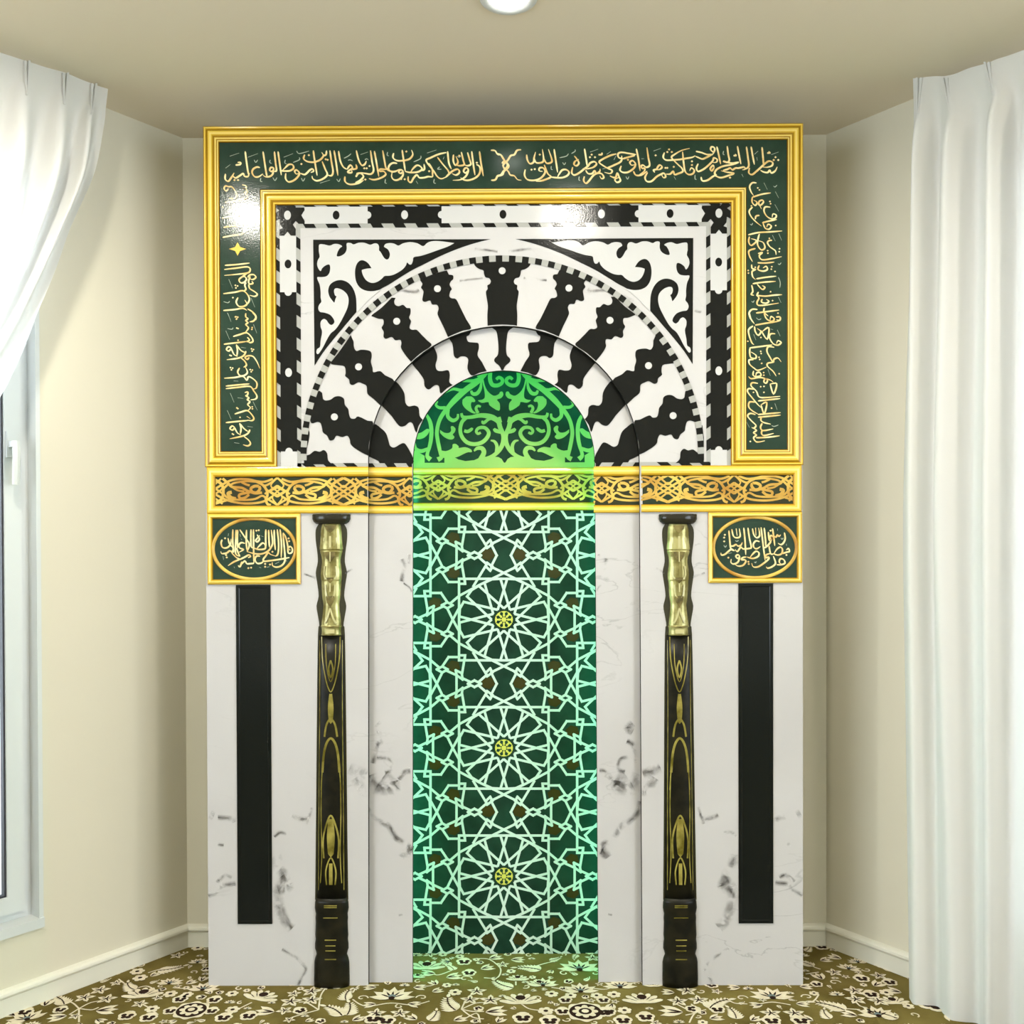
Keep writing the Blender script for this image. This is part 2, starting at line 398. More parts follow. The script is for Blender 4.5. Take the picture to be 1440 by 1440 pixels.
# ================================================================== the prayer niche (mihrab)
mihrab = empty('mihrab')
tag(mihrab, 'tall marble-printed prayer niche board with gold frames, calligraphy and green-lit arch', 'prayer niche')
PW, PH = 0.8466, 2.44
YI, YB = 0.020, 0.214                         # inner arch board, niche back
F0 = plane(0.0)
def arch_outline(xb, xt, zs, zt, n=40):       # half-widths at floor and spring, spring height, crown
    r = xt; cz = zt-r
    pts = [(-xb, 0), (-xt, cz)]
    pts += [(-r*math.cos(PI*k/n), cz + r*math.sin(PI*k/n)) for k in range(1, n)]
    return pts + [(xt, cz), (xb, 0)]
OUT = arch_outline(0.3905, 0.3850, 0, 1.8754)
INN = arch_outline(0.2668, 0.2602, 0, 1.7528)
def arch_board(name, hw, h, opening, y0, y1, mats):
    mb = MB(); n = len(opening)
    outer = []                                # matching outer point for every opening point, so faces stay quads
    for i, (x, z) in enumerate(opening):
        if i == 0: outer.append((-hw, 0))
        elif i == n-1: outer.append((hw, 0))
        elif i == 1: outer.append((-hw, z))
        elif i == n-2: outer.append((hw, z))
        else:
            cz = opening[1][1]; dx, dz = x, z-cz; k = min(hw/abs(dx) if abs(dx) > 1e-6 else 9e9, (h-cz)/dz)
            outer.append((dx*k, cz+dz*k))
    cz = opening[1][1]
    for i in range(n-1):
        a, b_, c, d = opening[i], opening[i+1], outer[i+1], outer[i]
        q = [a, b_, c, d]
        for cx in (-hw, hw):                  # keep the square corner
            if abs(d[0]-c[0]) > 1e-6 and abs(d[1]-c[1]) > 1e-6 and ((cx < 0) == (a[0]+b_[0] < 0)): q = [a, b_, c, (cx, h), d]
        mb.face([(x, y0, z) for x, z in q], 0); mb.face([(x, y1, z) for x, z in reversed(q)], 1)
        mb.face([(a[0], y0, a[1]), (a[0], y1, a[1]), (b_[0], y1, b_[1]), (b_[0], y0, b_[1])], 1)
    for a, b_ in (((-hw, 0), (-hw, h)), ((-hw, h), (hw, h)), ((hw, h), (hw, 0)), ((-hw, 0), opening[0]), (opening[-1], (hw, 0))):
        mb.face([(a[0], y0, a[1]), (a[0], y1, a[1]), (b_[0], y1, b_[1]), (b_[0], y0, b_[1])], 1)
    return mb.build(name, mats, mihrab)
front = arch_board('front_board', PW, PH, OUT, 0.0, 0.018, ['marble', 'board_edge'])
front['label'] = 'white marble-printed front board with arched opening'
inner = arch_board('inner_arch_board', 0.47, 1.98, INN, YI, YI+0.018, ['marble', 'board_edge'])
inner['label'] = 'recessed arch board of black and white voussoirs'
mb = MB(); mb.box(-0.37, 0.37, YB, YB+0.012, 0, 1.93); back = mb.build('niche_back', 'green_niche', mihrab)
back['label'] = 'green back board of the niche with white star lattice'
mb = MB()
mb.box(-0.382, -0.37, YI+0.0185, YB+0.012, 0, 1.94); mb.box(0.37, 0.382, YI+0.0185, YB+0.012, 0, 1.94); mb.box(-0.37, 0.37, YI+0.0185, YB+0.012, 1.93, 1.94)
mb.build('niche_side', 'white_print', mihrab)
# light strip behind the edge of the inner arch
mb = MB(); mb.tube([(x*1.12, YI+0.028, cz_ if z <= 0 else z+0.03*max(0, (z-1.49))/0.26) for (x, z) in INN for cz_ in (0.03,)], 0.006, 6)
mb.build('light_strip', 'led_green', mihrab)

def put(mb, name, mats, parent, label=None, kind=None, smooth=False):
    o = mb.build(name, mats, parent, smooth=smooth)
    if label: o['label'] = label
    if kind: o['kind'] = kind
    return o

# ---------------------------------------------- gold moulding swept round a closed path, mitred
def offset_loop(pts, d):                      # inward offset of a closed (clockwise seen from the front) polygon
    out = []; n = len(pts)
    for i in range(n):
        p = Vector(pts[i]); a = (p-Vector(pts[i-1])).normalized(); b_ = (Vector(pts[(i+1) % n])-p).normalized()
        na, nb = Vector((a.y, -a.x)), Vector((b_.y, -b_.x))
        m_ = (na+nb); m_ = m_/m_.length_squared*2
        out.append(p + m_*d)
    return out
def moulding(mb, pts, prof, Y):               # prof: (offset, height, material)
    loops = [(offset_loop(pts, o_), h_) for o_, h_, _ in prof]; n = len(pts)
    for k in range(len(prof)-1):
        A, ha = loops[k]; B, hb = loops[k+1]
        for i in range(n):
            j = (i+1) % n
            mb.face([(A[i].x, Y-ha, A[i].y), (A[j].x, Y-ha, A[j].y), (B[j].x, Y-hb, B[j].y), (B[i].x, Y-hb, B[i].y)], prof[k][2])
s = 0.0020165
GOLDS = ['gold_light', 'gold_mid', 'gold_deep', 'gold_pale', 'gold_line']  # tones of one gold: printed highlights and groove shade put into the strips
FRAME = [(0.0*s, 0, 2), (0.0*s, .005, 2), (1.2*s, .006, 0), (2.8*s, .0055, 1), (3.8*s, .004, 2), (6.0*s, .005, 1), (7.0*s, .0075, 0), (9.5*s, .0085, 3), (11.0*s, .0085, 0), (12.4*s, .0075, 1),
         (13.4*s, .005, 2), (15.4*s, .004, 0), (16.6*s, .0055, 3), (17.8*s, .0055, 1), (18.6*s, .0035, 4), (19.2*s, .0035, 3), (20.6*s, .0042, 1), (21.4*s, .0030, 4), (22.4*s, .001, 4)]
XF = onY(388, 289).x                          # inner edge of the frame
ZF = onY(388, 289).z; ZB = onY(300, 657).z
PI_PATH = [(-PW, ZB), (-PW, PH), (PW, PH), (PW, ZB), (-XF, ZB), (-XF, ZF), (XF, ZF), (XF, ZB)]
frame = None
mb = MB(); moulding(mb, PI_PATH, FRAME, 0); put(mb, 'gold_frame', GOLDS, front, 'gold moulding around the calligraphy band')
mb = MB(); mb.face([(x, -0.0006, z) for x, z in offset_loop(PI_PATH, 20*s)]); put(mb, 'script_ground', 'green_ground', front, 'dark green ground behind the gold script')

# ---------------------------------------------- calligraphy, pen strokes
def pen(wd):
    def f(t, a):
        e = min(1.0, 0.55+t*5, 0.35+(1-t)*3.0)
        return wd*(0.62+0.38*abs(math.sin(a-0.70)))*e
    return f
def script(mb, data, ox, oy, sc, wd, to3, dot=None):
    to = lambda x, y: to3(ox+x/sc, oy+y/sc)
    dot = dot or wd*0.62
    for k, pts in parse(data):
        if k == 'S': ribbon(mb, pts, pen(wd), to, 0, 4)
        elif k == 'T': ribbon(mb, pts, pen(wd*0.5), to, 1, 3)
        else:
            for p in pts: disc(mb, p, dot, dot*0.9, to, 0, 4)
TA = """118,375 116,425 145,447 172,415 203,365;188,392 215,415 260,390 290,372 302,398 335,400 350,368;308,158 320,250 333,340 345,395;450,315 420,310 385,330 375,365 400,402 440,402 478,375;D 205,435 240,435;
480,160 495,260 512,370 520,400;580,340 560,352 545,340 555,315 580,318 580,345 570,382 540,402 500,402 478,383;590,160 600,260 610,340 588,352;625,160 640,270 657,388;650,345 690,348 740,345 775,320 765,288 730,285 700,310 665,345;
700,370 698,420 725,452 770,442 810,410 832,370 805,338 785,350 800,376 828,370;840,370 880,382 905,365 930,340 957,328 967,350 940,362;882,190 872,230 910,257 970,262 1030,240 1062,200 1045,168;D 922,195 850,280;1060,200 1087,190 1092,150;D 1085,235 1103,240;
965,150 980,260 1002,392;1050,255 1080,330 1100,382 1060,422 1000,442 960,422 953,395;1125,150 1140,260 1155,350 1140,392 1100,386;1165,150 1185,270 1202,392;1208,155 1225,250 1255,310 1292,332;1290,332 1322,290 1342,320 1310,342 1298,362 1336,362 1330,330;1340,332 1382,322 1375,283;
1270,400 1272,450 1320,477 1400,465 1450,435;1375,405 1400,370 1445,372;T 160,205 250,175;T 335,215 430,180;T 680,215 770,180;T 1030,465 1125,435;T 1260,225 1300,205 1330,180;T 395,240 410,265 430,240;T 575,410 595,440 615,410;T 850,415 865,445 885,415;T 1190,425 1210,450 1225,420;
T 550,240 545,265 565,275;T 695,240 690,270 710,280;T 460,415 455,445 475,450;T 770,265 830,240 830,215;T 120,320 165,285;215,290 258,285 264,266 235,265;T 805,155 830,180 925,155;T 1300,245 1320,240 1345,250"""
TB = """8,150 30,240 60,292 90,282 105,250;145,150 160,260 175,340 150,377 100,372 50,362;182,155 205,280 225,402;130,420 180,432 250,412 292,380 270,350 235,350 240,330 300,330 332,300;262,150 280,250 295,320 330,347 380,352 425,330;402,275 360,270 325,295 320,330 350,357 400,352;
0,462 40,442 77,402 50,370 8,370;368,175 362,220 400,247 460,247 520,232 552,190 540,145;D 490,160;450,145 465,250 480,352;460,345 440,370 417,360 428,338 455,345 455,395 412,432 370,432 348,402 353,365;480,352 530,362 600,357 642,330 620,300 588,295 550,330 532,360;640,342 665,330 660,280;
508,400 510,442 535,457 560,415 592,385 615,412 660,412 700,402 742,402 745,370;875,170 800,187 720,222 682,242 700,282 750,342 790,402 830,422 882,400;705,272 740,330 742,398;790,215 840,280 892,342 900,372;888,158 900,270 925,330;868,410 930,352 985,330 1002,360 970,387 930,372;T 812,308 790,330 830,330;
945,190 943,250 962,292 988,262 968,205;1020,165 1040,250 1047,287 1000,297 963,285;1080,168 1100,240 1112,282 1080,297 1048,287;1120,158 1135,280 1152,388;1085,345 1062,367 1042,350 1058,320 1083,325 1085,355 1060,402 1010,432 938,437;1165,285 1192,300 1203,335 1190,382 1150,417 1090,437 1040,432 1013,410;D 1170,268;1195,158 1210,270 1232,397;
1305,148 1345,152 1370,187 1402,192 1430,232 1450,262;1308,437 1348,432 1370,395 1402,385 1430,345 1450,320;1412,275 1440,250 1466,292 1440,330 1418,300;T 690,175 780,145;T 560,260 625,230 630,200;T 48,190 120,165;T 310,165 305,195 322,202;T 290,425 285,460 302,467;T 760,425 755,460 775,467;T 585,445 602,472;D 95,430 135,300 440,425 475,427 85,322 108,322 710,350 1000,200;T 980,205 1000,215 1015,200;T 845,235 855,210;T 90,240 110,230 125,242"""
TC = """225,143 185,150 160,190 125,200 95,245 55,285 58,312 100,350 120,385 160,395 190,430 228,437;-5,178 30,195 55,235 98,280 102,312 60,350 45,385 -5,402;278,190 285,240 310,277 345,262 350,220 365,165;352,230 370,267 420,267 442,240 430,138;445,230 470,272 510,267 522,240 488,138;543,138 560,250 577,362;
265,333 258,390 290,432 360,437 420,412 457,360 440,320 405,318 398,345 432,352;D 325,335 357,330;448,288 480,370 512,402 480,422 420,442 368,447;510,405 560,412 620,412 670,392 687,360 660,335 620,340 590,380 575,410;738,202 760,230 782,270 760,297 735,285 745,255 782,235;
722,310 713,365 740,387 790,362 830,330 870,300 892,270 930,258 952,280 920,312 860,327 818,325;836,133 850,220 864,312;848,340 870,372 910,372 935,345 950,372 982,352 985,328;835,400 828,440 850,467 880,442 920,392 960,370 1002,375 1022,410 1000,422 983,395;1142,183 1080,200 1000,240 978,265 1010,292 1060,322 1102,342 1085,372 1028,360;
1080,395 1132,412 1152,368 1167,400 1182,440 1150,457 1128,430 1167,410;1050,322 1120,292 1182,260 1202,220;1332,190 1270,180 1190,168 1158,185 1165,217 1192,225 1195,200;1322,197 1250,217 1200,232;1190,298 1178,340 1210,362 1260,357 1312,320 1327,280 1300,248 1273,265 1290,292 1322,285;1308,350 1330,387 1380,387 1440,350;1335,133 1355,230 1372,347;
T 595,220 660,205 682,180;T 710,180 745,158 745,140;T 625,265 640,287 655,265;T 515,300 515,330 530,335;T 890,165 968,138;D 905,190 888,215 937,215 1255,240;970,190 1000,190 1005,170;T 1050,187 1090,160;T 1235,400 1250,427 1265,400;T 785,400 782,435 795,437;D 405,190;T 1385,230 1410,230;T 1010,328 1040,322;T 1120,240 1140,200"""
TD = """66,122 80,220 92,292 60,312 30,292 12,300 20,322 45,322 40,350 -5,382;D 150,197;T 130,155 200,130;72,362 48,410 65,447 110,447 160,402 200,380 232,370 247,402 225,412 205,378;142,362 130,340 160,330 170,310 190,290 212,310 190,332 160,337;250,377 290,377 320,350 332,382 370,372 412,352 402,320 370,290 330,250 303,215 330,190 400,150 478,130;
235,170 223,215 250,242 310,242 380,237 440,227 500,217 532,200;538,158 590,170 650,190 695,185;692,190 640,217 600,232 560,217 532,205;720,162 700,162 680,140 690,115 717,125 715,162 690,197;D 280,140 263,165 306,165 325,308 500,290 500,255;410,163 420,270 435,352 470,382 510,372 522,340 495,318 478,345;560,278 543,320 560,352 610,332 660,292 700,250 710,222 742,235 737,262 700,267;
740,113 760,200 777,282;840,108 850,190 860,242 840,265 798,258;800,250 850,267 900,272 952,260;952,265 880,287 800,302 740,332 718,370 730,402;712,320 690,347 677,325 705,293 715,325;588,405 600,442 650,437 700,402 740,382;720,350 730,392 780,412 850,392 905,370 840,360 780,345;800,342 840,332 870,320 890,337 920,320 950,320 1002,310 1012,330 985,337;
1025,113 1040,220 1047,302 1010,332;1070,113 1085,200 1102,287;938,108 955,200 972,282;1055,318 1048,365 1080,382 1120,352 1160,317 1200,280 1240,253 1277,265 1270,297 1220,312 1168,307;1175,118 1185,220 1192,302;1160,340 1190,357 1230,362 1250,340 1265,367 1302,347 1322,308;D 1305,215 1288,242 1332,242 867,412 500,255;
T 805,155 800,185 815,192;900,200 925,198 915,185;1225,175 1252,172 1238,160;T 1265,190 1335,165;T 1125,215 1130,247;T 1103,187 1138,155;T 530,385 530,425 545,428;T 980,378 995,407;T 328,403 345,432;D 245,318 262,318"""
TE = """155,112 132,135 110,112 125,85 155,92 190,95 225,140 236,180 215,212 158,205;292,73 332,85 328,112 303,108 330,118 345,148 318,150 347,190 335,215;120,250 210,240 332,215;88,410 190,395 262,390;103,505 200,490 282,500;95,605 200,585 282,573 322,538;T 90,148 120,222;T 105,530 130,580;T 388,162 422,237;D 95,298 160,318 160,345;T 190,535 205,550 215,530;
118,888 240,880 368,865;113,930 240,915 340,903 373,920 370,950 340,967 230,980 113,990;350,1010 372,985 412,983 432,1010 400,1032 370,1020;375,1000 358,1050 370,1077 402,1070 390,1048;360,1080 370,1122 412,1150 447,1180 420,1202 368,1190;342,970 300,1000 263,1030 275,1062 310,1062 337,1030 320,1003 290,1010;332,1060 320,1090 332,1130 310,1147;103,1175 220,1160 300,1145 345,1180 367,1230 350,1272 318,1292;
252,1213 233,1260 260,1302 310,1302 342,1280 320,1238;103,1345 220,1335 300,1323 342,1345;348,1328 400,1360 432,1400 432,1442;T 158,1028 197,1122;T 383,1218 422,1312;T 143,1368 177,1442;T 105,1255 150,1267 167,1250;D 225,1090 247,1097 230,1117 200,1215;D 225,1410 247,1412 235,1432"""
TF = """330,5 330,40 352,60 330,80 352,100 330,120 357,150 340,182 318,207;395,-5 432,40 410,82 368,92;203,240 270,220 340,203 390,250 402,290 370,302 340,280;345,248 367,275 340,297;D 252,278;108,318 220,305 342,290;235,322 246,380 240,437;238,328 280,380 322,402;332,388 310,432 250,460 138,475;180,365 158,387 135,373 150,347 178,355 210,420 247,442;280,455 320,490 337,530 308,552;
365,452 345,472 323,455 345,437 400,440 440,490 472,562;267,558 248,600 275,637 320,632 347,600 325,548;113,662 220,655 300,643 340,682 357,648 400,665 442,710 435,762 398,772;128,742 250,730 367,720;128,768 250,755 370,745 410,790 442,840 430,872 378,882;320,808 352,802 345,835 328,840 362,860 345,880 372,900 350,930 377,960 350,992;218,1025 280,1005 345,990 390,1030 412,1070 390,1092 343,1085;D 272,1058;340,1048 377,1072;128,1112 240,1100 352,1090;
268,1118 282,1170 275,1227;273,1123 310,1170 352,1202;372,1183 350,1222 290,1250 168,1275;217,1160 198,1187 170,1173 190,1147 213,1158 245,1215 282,1237;310,1250 360,1290 377,1325 350,1347 303,1335;T 128,182 167,272;T 408,118 442,207;T 173,813 212,907;T 403,898 447,987;T 143,988 182,1077;T 148,3 182,92;T 145,160 190,167 202,150;T 285,350 330,357;T 208,690 255,692;T 248,860 305,867;T 348,1150 402,1157;T 213,1315 265,1322;
D 230,40 250,45 238,62 388,365 408,372 395,388 175,555 197,560 185,577 375,575 397,580 385,597 240,155 252,160 240,962 250,970 170,430 182,435 195,1225 205,1232 395,150 392,168 395,952 397,972"""
TG = """242,55 200,53 173,90 185,140 212,182;198,200 290,170 387,155;200,198 198,250 230,282 247,250 213,228;240,238 275,282 312,250 300,228 265,250 292,317;D 190,287 255,105 272,125 378,242 385,265;202,298 168,340 185,390 230,442 292,492;382,300 330,298 318,340 345,390 390,417 432,410 442,380 410,368 400,402;272,383 238,390 230,422;300,457 370,440 447,425;308,460 330,512 370,522 392,490 360,473 345,502;
158,580 260,557 380,550 502,540;272,570 258,620 253,680 290,732 327,710 310,658 265,640;170,598 163,650 190,687 242,640 188,618;400,635 370,638 353,660 380,702 432,740 440,782;D 372,615 355,740 357,765 475,720 472,750;232,718 168,740 170,790 202,852;258,770 302,758 270,792 300,832 400,820 497,800;253,862 330,865 422,855;270,888 258,930 310,947 352,930 340,898 308,915;
193,880 198,920 232,930 198,950 203,1002 232,1032;240,1025 330,1010 442,998;D 230,908 158,940 160,967 397,902 392,927;203,1075 300,1060 437,1050;193,1088 205,1150 188,1182 217,1192;248,1078 300,1132 327,1110 300,1093;238,1192 330,1200 420,1190 502,1185;262,1158 248,1190 267,1220 248,1260 260,1292 340,1290 467,1270;300,1228 293,1260 340,1272 367,1250 340,1233;
T 318,53 352,122;T 433,143 467,207;T 428,273 467,342;T 403,583 432,642;T 468,568 497,637;T 463,1008 482,1060 478,1115;T 463,1208 492,1267;D 385,1155 405,1245 437,485 430,950;T 415,85 430,95 450,75;T 178,470 192,480 205,460;T 460,870 475,880 492,860;T 193,1250 207,1262 220,1242;252,1335 200,1333 168,1370 180,1432;322,1318 318,1360 362,1402;238,1370 340,1357 472,1340;D 460,1372"""
TH = """168,-5 185,60 222,112;318,5 345,62 400,87 422,60 390,38 380,72;440,43 482,43 477,77 443,70;228,125 330,107 472,85;223,138 230,190 260,227 287,190 250,158;290,180 350,268 367,150 300,190;207,133 163,170 168,230 195,302 217,322;D 155,288 287,250;432,213 388,213 373,250 410,312 460,327 492,300 460,283 445,312;178,355 280,342 402,325;178,350 173,400 185,452 232,462 237,430 185,395;
422,350 363,343 348,390 380,452 412,502 420,470 460,458 492,497;410,502 358,510 353,540 410,592 442,642;D 472,617 285,390 290,412 268,450 275,472 295,512 315,605 317,632;212,475 168,478 173,520 220,562 260,582 342,550;213,588 208,630 240,647 287,635 275,603 243,610 235,642;163,645 190,667 260,655 310,660 352,680 340,712 318,700 330,670 380,680 412,702;380,718 415,822 447,718 378,722;
257,715 200,708 188,740 240,792 270,852 350,857 482,845;217,775 163,768 153,800 200,862 250,922 292,962;258,892 350,882 482,868;288,930 320,1022 347,908 290,930;227,905 173,903 163,950 200,992 262,1027;258,1030 350,1022 487,1010;258,1057 360,1048 487,1035;290,1058 288,1090 320,1112 387,1127;300,1118 283,1160 310,1192 412,1175;300,1190 293,1220 320,1242 417,1220;238,1265 350,1260 477,1245;
232,1030 180,1018 153,1045 190,1092 237,1140 215,1167 193,1160;213,1170 242,1190 213,1215 242,1237 213,1265 235,1302 270,1307 327,1295;D 180,1302 285,748 318,745 212,805 318,805 395,965;T 138,1098 172,1162;T 428,918 452,982;T 453,173 482,237;T 358,573 382,637;T 213,218 237,277;T 385,165 410,170;T 395,1140 420,1150 465,1135;T 240,50 265,70 290,60"""
TI = """388,252 385,420 397,562 375,578 340,560;435,258 430,420 428,600 492,642;457,258 452,400 458,525;488,255 560,362 625,462 602,562;585,258 583,460 602,582;650,252 648,400 655,502 690,522;685,252 688,500 692,742;865,252 862,400 868,502;905,258 910,400 917,512;943,258 962,420 950,492 900,562 820,602 740,607 660,592 588,570;985,258 990,420 1002,552;1030,252 1050,450 1040,602 1000,642;1070,252 1090,450 1087,662;1112,308 1130,500 1142,660 1130,732 1080,782 1010,797 960,772 958,728;
1112,298 1150,360 1180,482 1190,592 1242,582 1247,530 1215,498 1188,530 1222,552;D 1193,382 1202,422;1205,658 1080,682 940,702 838,712 830,680 860,640 900,588 930,612 1002,637;738,328 772,392 740,432 718,410 778,338;D 728,270 762,264;690,520 760,542 850,532 857,480 820,448 770,490 730,537;562,455 510,443 473,480 490,522 542,542 478,582;440,520 470,602 492,642;368,588 440,660 482,682 400,722 318,777;478,692 560,652 620,620 642,642 608,662;
233,400 218,450 240,512 300,517 352,470 362,388;D 275,380;318,378 340,460 392,522 380,572 340,562 300,592 230,602 213,570;D 290,622 300,657;782,640 730,638 708,690 740,742 800,737 842,700;692,742 640,747 590,747 560,708 500,772;520,718 490,792 463,770;D 612,812 652,805 855,750 855,792 925,760 960,575;T 245,640 255,690;T 325,310 320,350;T 505,385 520,405;T 770,800 800,810;T 880,800 920,790;T 405,790 412,812;T 1160,690 1165,720;T 800,345 830,360;T 490,320 500,360;T 1000,750 1060,720"""
TJ = """358,268 370,400 387,532 442,562;400,248 420,340 460,372 520,352 508,238;463,238 477,342;573,228 590,400 602,620;633,228 655,380 682,512 638,522;698,238 720,330 760,372 802,340 788,228;743,228 750,342;823,222 850,450 882,702;868,228 885,380 892,502;928,288 940,400 962,432 900,502 858,522;988,238 1005,350 1022,492;990,360 972,392 948,372 970,338 992,360 985,382 948,452;1010,350 1040,362 1060,330 1080,352 1107,330;1160,298 1172,380 1150,442 1110,472 1068,450;
1000,600 1060,622 1120,602 1132,540 1100,508 1050,540 1010,602;1130,602 1190,582 1232,570 1220,528 1188,550;938,488 960,600 1002,607;950,602 898,620 888,662 932,652 930,682 860,742 780,792 710,792 688,740;1050,762 1110,762 1167,740 1150,688 1100,678 1088,730 1132,762;1000,638 1032,740 980,792 920,812 898,790;802,430 750,418 713,460 720,512 760,532 812,500;680,522 620,532 560,532 530,508 480,572 448,540;
370,490 420,492 460,470 490,492 530,482 552,440;440,562 400,538 360,562 300,612 250,622 243,590;620,650 700,672 780,642 792,590 750,568 700,610 660,662;610,650 560,660 538,690 590,692 602,720 560,772 490,782 438,750;510,652 482,672 458,640 490,618 512,650 490,722 430,752 388,730 393,680;D 640,720 645,752 350,660 290,425 300,330 290,370;T 285,480 305,510 325,480;T 275,380 295,365;T 1110,375 1125,395 1145,375;T 1060,240 1062,270;T 1190,460 1190,490;T 450,410 470,425 500,410;T 350,600 400,590;T 725,720 740,735 755,715;D 1100,615 1190,622 960,270"""
mb = MB(); P1 = plane(0, 0.0012)
for data, ox, oy, sc in ((TA, 300, 190, 6.857), (TB, 500, 190, 6.857), (TC, 700, 190, 6.857), (TD, 900, 190, 6.857)):
    script(mb, data, ox, oy, sc, 19, P1, 12)
for data, ox, oy in ((TE, 300, 250), (TF, 300, 440), (TG, 1030, 250), (TH, 1030, 440)):
    script(mb, data, ox, oy, 7.2, 17.5, P1, 10)
star = []
for k in range(8):
    a = k*PI/4; rx, ry = ((88, 68) if k % 2 == 0 else (36, 28)); star.append((300+(247+rx*math.cos(a))/7.2, 250+(722+ry*math.sin(a))/7.2))
mb.face([P1(*p) for p in star], 2)
put(mb, 'calligraphy', ['script_gold', 'script_mark', 'gold_light'], front, 'gold Arabic script running up and across the frame')

# ---------------------------------------------- black and white inlay border and arch field
def both(fn):
    for mi_ in (1, -1): fn(mi_)
def inlay(name, pts, mat_, parent, Y, e, label=None, thick=0.0006, holes=()):
    """raised print piece with outline pts (photo pixels, left half); mirrored twin too"""
    for mir in (1, -1):
        mb = MB(); pl = plane(Y, e, mir)
        P = [pl(*p) for p in pts]
        mb.prism(P, (0, thick, 0))
        o = mb.build(name, mat_, parent)
        if label: o['label'] = label
        for (hx, hy, rx, ry, hm) in holes:
            hb = MB(); disc(hb, (hx, hy), rx, ry, plane(Y, e+0.0004, mir), n=20); hb.build('inlay_dot', hm, parent)
# coordinates of the border on the board plane
bx = lambda px: onY(px, 289).x
X0, X1, X2, X3 = bx(388), bx(393.3), bx(416.3), bx(422.3)
zz = lambda py: onY(404, py).z
Z0, Z1, Z2, Z3 = ZF, zz(291.3), zz(315), zz(321)
mb = MB()
def rectf(mb, x0, x1, z0, z1, e, mi=0): mb.face([(x0, -e, z0), (x1, -e, z0), (x1, -e, z1), (x0, -e, z1)], mi)
for (a, b_, c, d) in ((X0, -X0, Z1, Z0), (X3, -X3, Z3, Z2), (X0, X1, ZB, Z1), (-X1, -X0, ZB, Z1), (X2, X3, ZB, Z2), (-X3, -X2, ZB, Z2)):
    rectf(mb, a, b_, c, d, 0.0005)
zb0 = onY(400, 651.5).z
rectf(mb, X1, -0.3865, ZB, zb0, 0.0005); rectf(mb, 0.3865, -X1, ZB, zb0, 0.0005)
put(mb, 'border_ground', 'grey_print', front)
mb = MB(); per = 31.6*s; wd = 15.3*s
k0 = bx(428.5)
for (za, zb_, xs, xe) in ((Z0, Z1, X0, -X0), (Z2, Z3, X2, -X2)):
    x = k0 - 2*per
    while x < xe:
        sk = 2.6*s
        if x > xs-0.004 and x+wd+sk < xe: mb.face([(x-sk, -0.0010, za), (x+wd-sk, -0.0010, za), (x+wd+sk*0.4, -0.0010, zb_), (x+sk*0.4, -0.0010, zb_)])
        x += per
for (xa, xb_) in ((X0, X1), (X2, X3)):
    for sg in (1, -1):
        z = zz(334.5)
        while z-wd > ZB:
            sk = 2.0*s
            mb.face([(sg*xa, -0.0010, z+sk), (sg*xb_, -0.0010, z-sk), (sg*xb_, -0.0010, z-wd-sk), (sg*xa, -0.0010, z-wd+sk)])
            z -= per
x = X1+2*s
while x < -X1-wd:
    if abs(x+wd/2) > 0.40: mb.face([(x-3*s, -0.0010, zb0), (x+wd-3*s, -0.0010, zb0), (x+wd+3*s, -0.0010, ZB), (x+3*s, -0.0010, ZB)])
    x += per*0.93
put(mb, 'border_dash', 'black_line', front, kind='stuff')
# corner blocks and cartouches
def cartouche_h(xa, xb, mat_, dotmat, bump):
    zc = (Z1+Z2)/2; h = (Z1-Z2)/2; r = 5.2*s*bump; pts = []
    pts += [(xa, Z1), (xb, Z1), (xb, zc+abs(r))]
    pts += [(xb + r*math.sin(PI*k/8)*1.0, zc+abs(r)*math.cos(PI*k/8)) for k in range(1, 8)]
    pts += [(xb, zc-abs(r)), (xb, Z2), (xa, Z2), (xa, zc-abs(r))]
    pts += [(xa - r*math.sin(PI*k/8), zc-abs(r)*math.cos(PI*k/8)) for k in range(1, 8)]
    pts += [(xa, zc+abs(r))]
    mb = MB(); mb.prism([(x, -0.0014, z) for x, z in pts], (0, 0.0008, 0)); mb.build('cartouche', mat_, front)
    if dotmat:
        mb = MB(); xm = (xa+xb)/2
        mb.face([(xm+4.8*s*math.cos(2*PI*k/20), -0.0018, zc+6.2*s*math.sin(2*PI*k/20)) for k in range(20)]); mb.build('inlay_dot', dotmat, front)
def cartouche_v(za, zb_, mat_, dotmat, bump, dz=None):
    for sg in (1, -1):
        xc = sg*(X1+X2)/2; r = 5.2*s*bump; xl, xr = min(sg*X1, sg*X2), max(sg*X1, sg*X2)
        pts = [(xl, za), (xc-abs(r), za)] + [(xc-abs(r)*math.cos(PI*k/8), za+r*math.sin(PI*k/8)) for k in range(1, 8)] + [(xc+abs(r), za), (xr, za), (xr, zb_), (xc+abs(r), zb_)]
        pts += [(xc+abs(r)*math.cos(PI*k/8), zb_-r*math.sin(PI*k/8)) for k in range(1, 8)] + [(xc-abs(r), zb_), (xl, zb_)]
        mb = MB(); mb.prism([(x, -0.0014, z) for x, z in pts], (0, 0.0008, 0)); mb.build('cartouche', mat_, front)
        if dotmat:
            mb = MB(); zm = dz if dz else (za+zb_)/2
            mb.face([(xc+4.8*s*math.cos(2*PI*k/20), -0.0018, zm+6.2*s*math.sin(2*PI*k/20)) for k in range(20)]); mb.build('inlay_dot', dotmat, front)
c1, c2, c3 = bx(428.5), bx(517), bx(621)
for sg in (1, -1):
    a, b_ = sorted((sg*c1, sg*c2)); cartouche_h(a, b_, 'white_print', 'black_line', 1)
    a, b_ = sorted((sg*c2, sg*c3)); cartouche_h(a, b_, 'black_line', 'white_print', -1)
cartouche_h(c3, -c3, 'white_print', 'black_line', 1)
cartouche_v(zz(332), zz(411), 'white_print', 'black_line', 1)
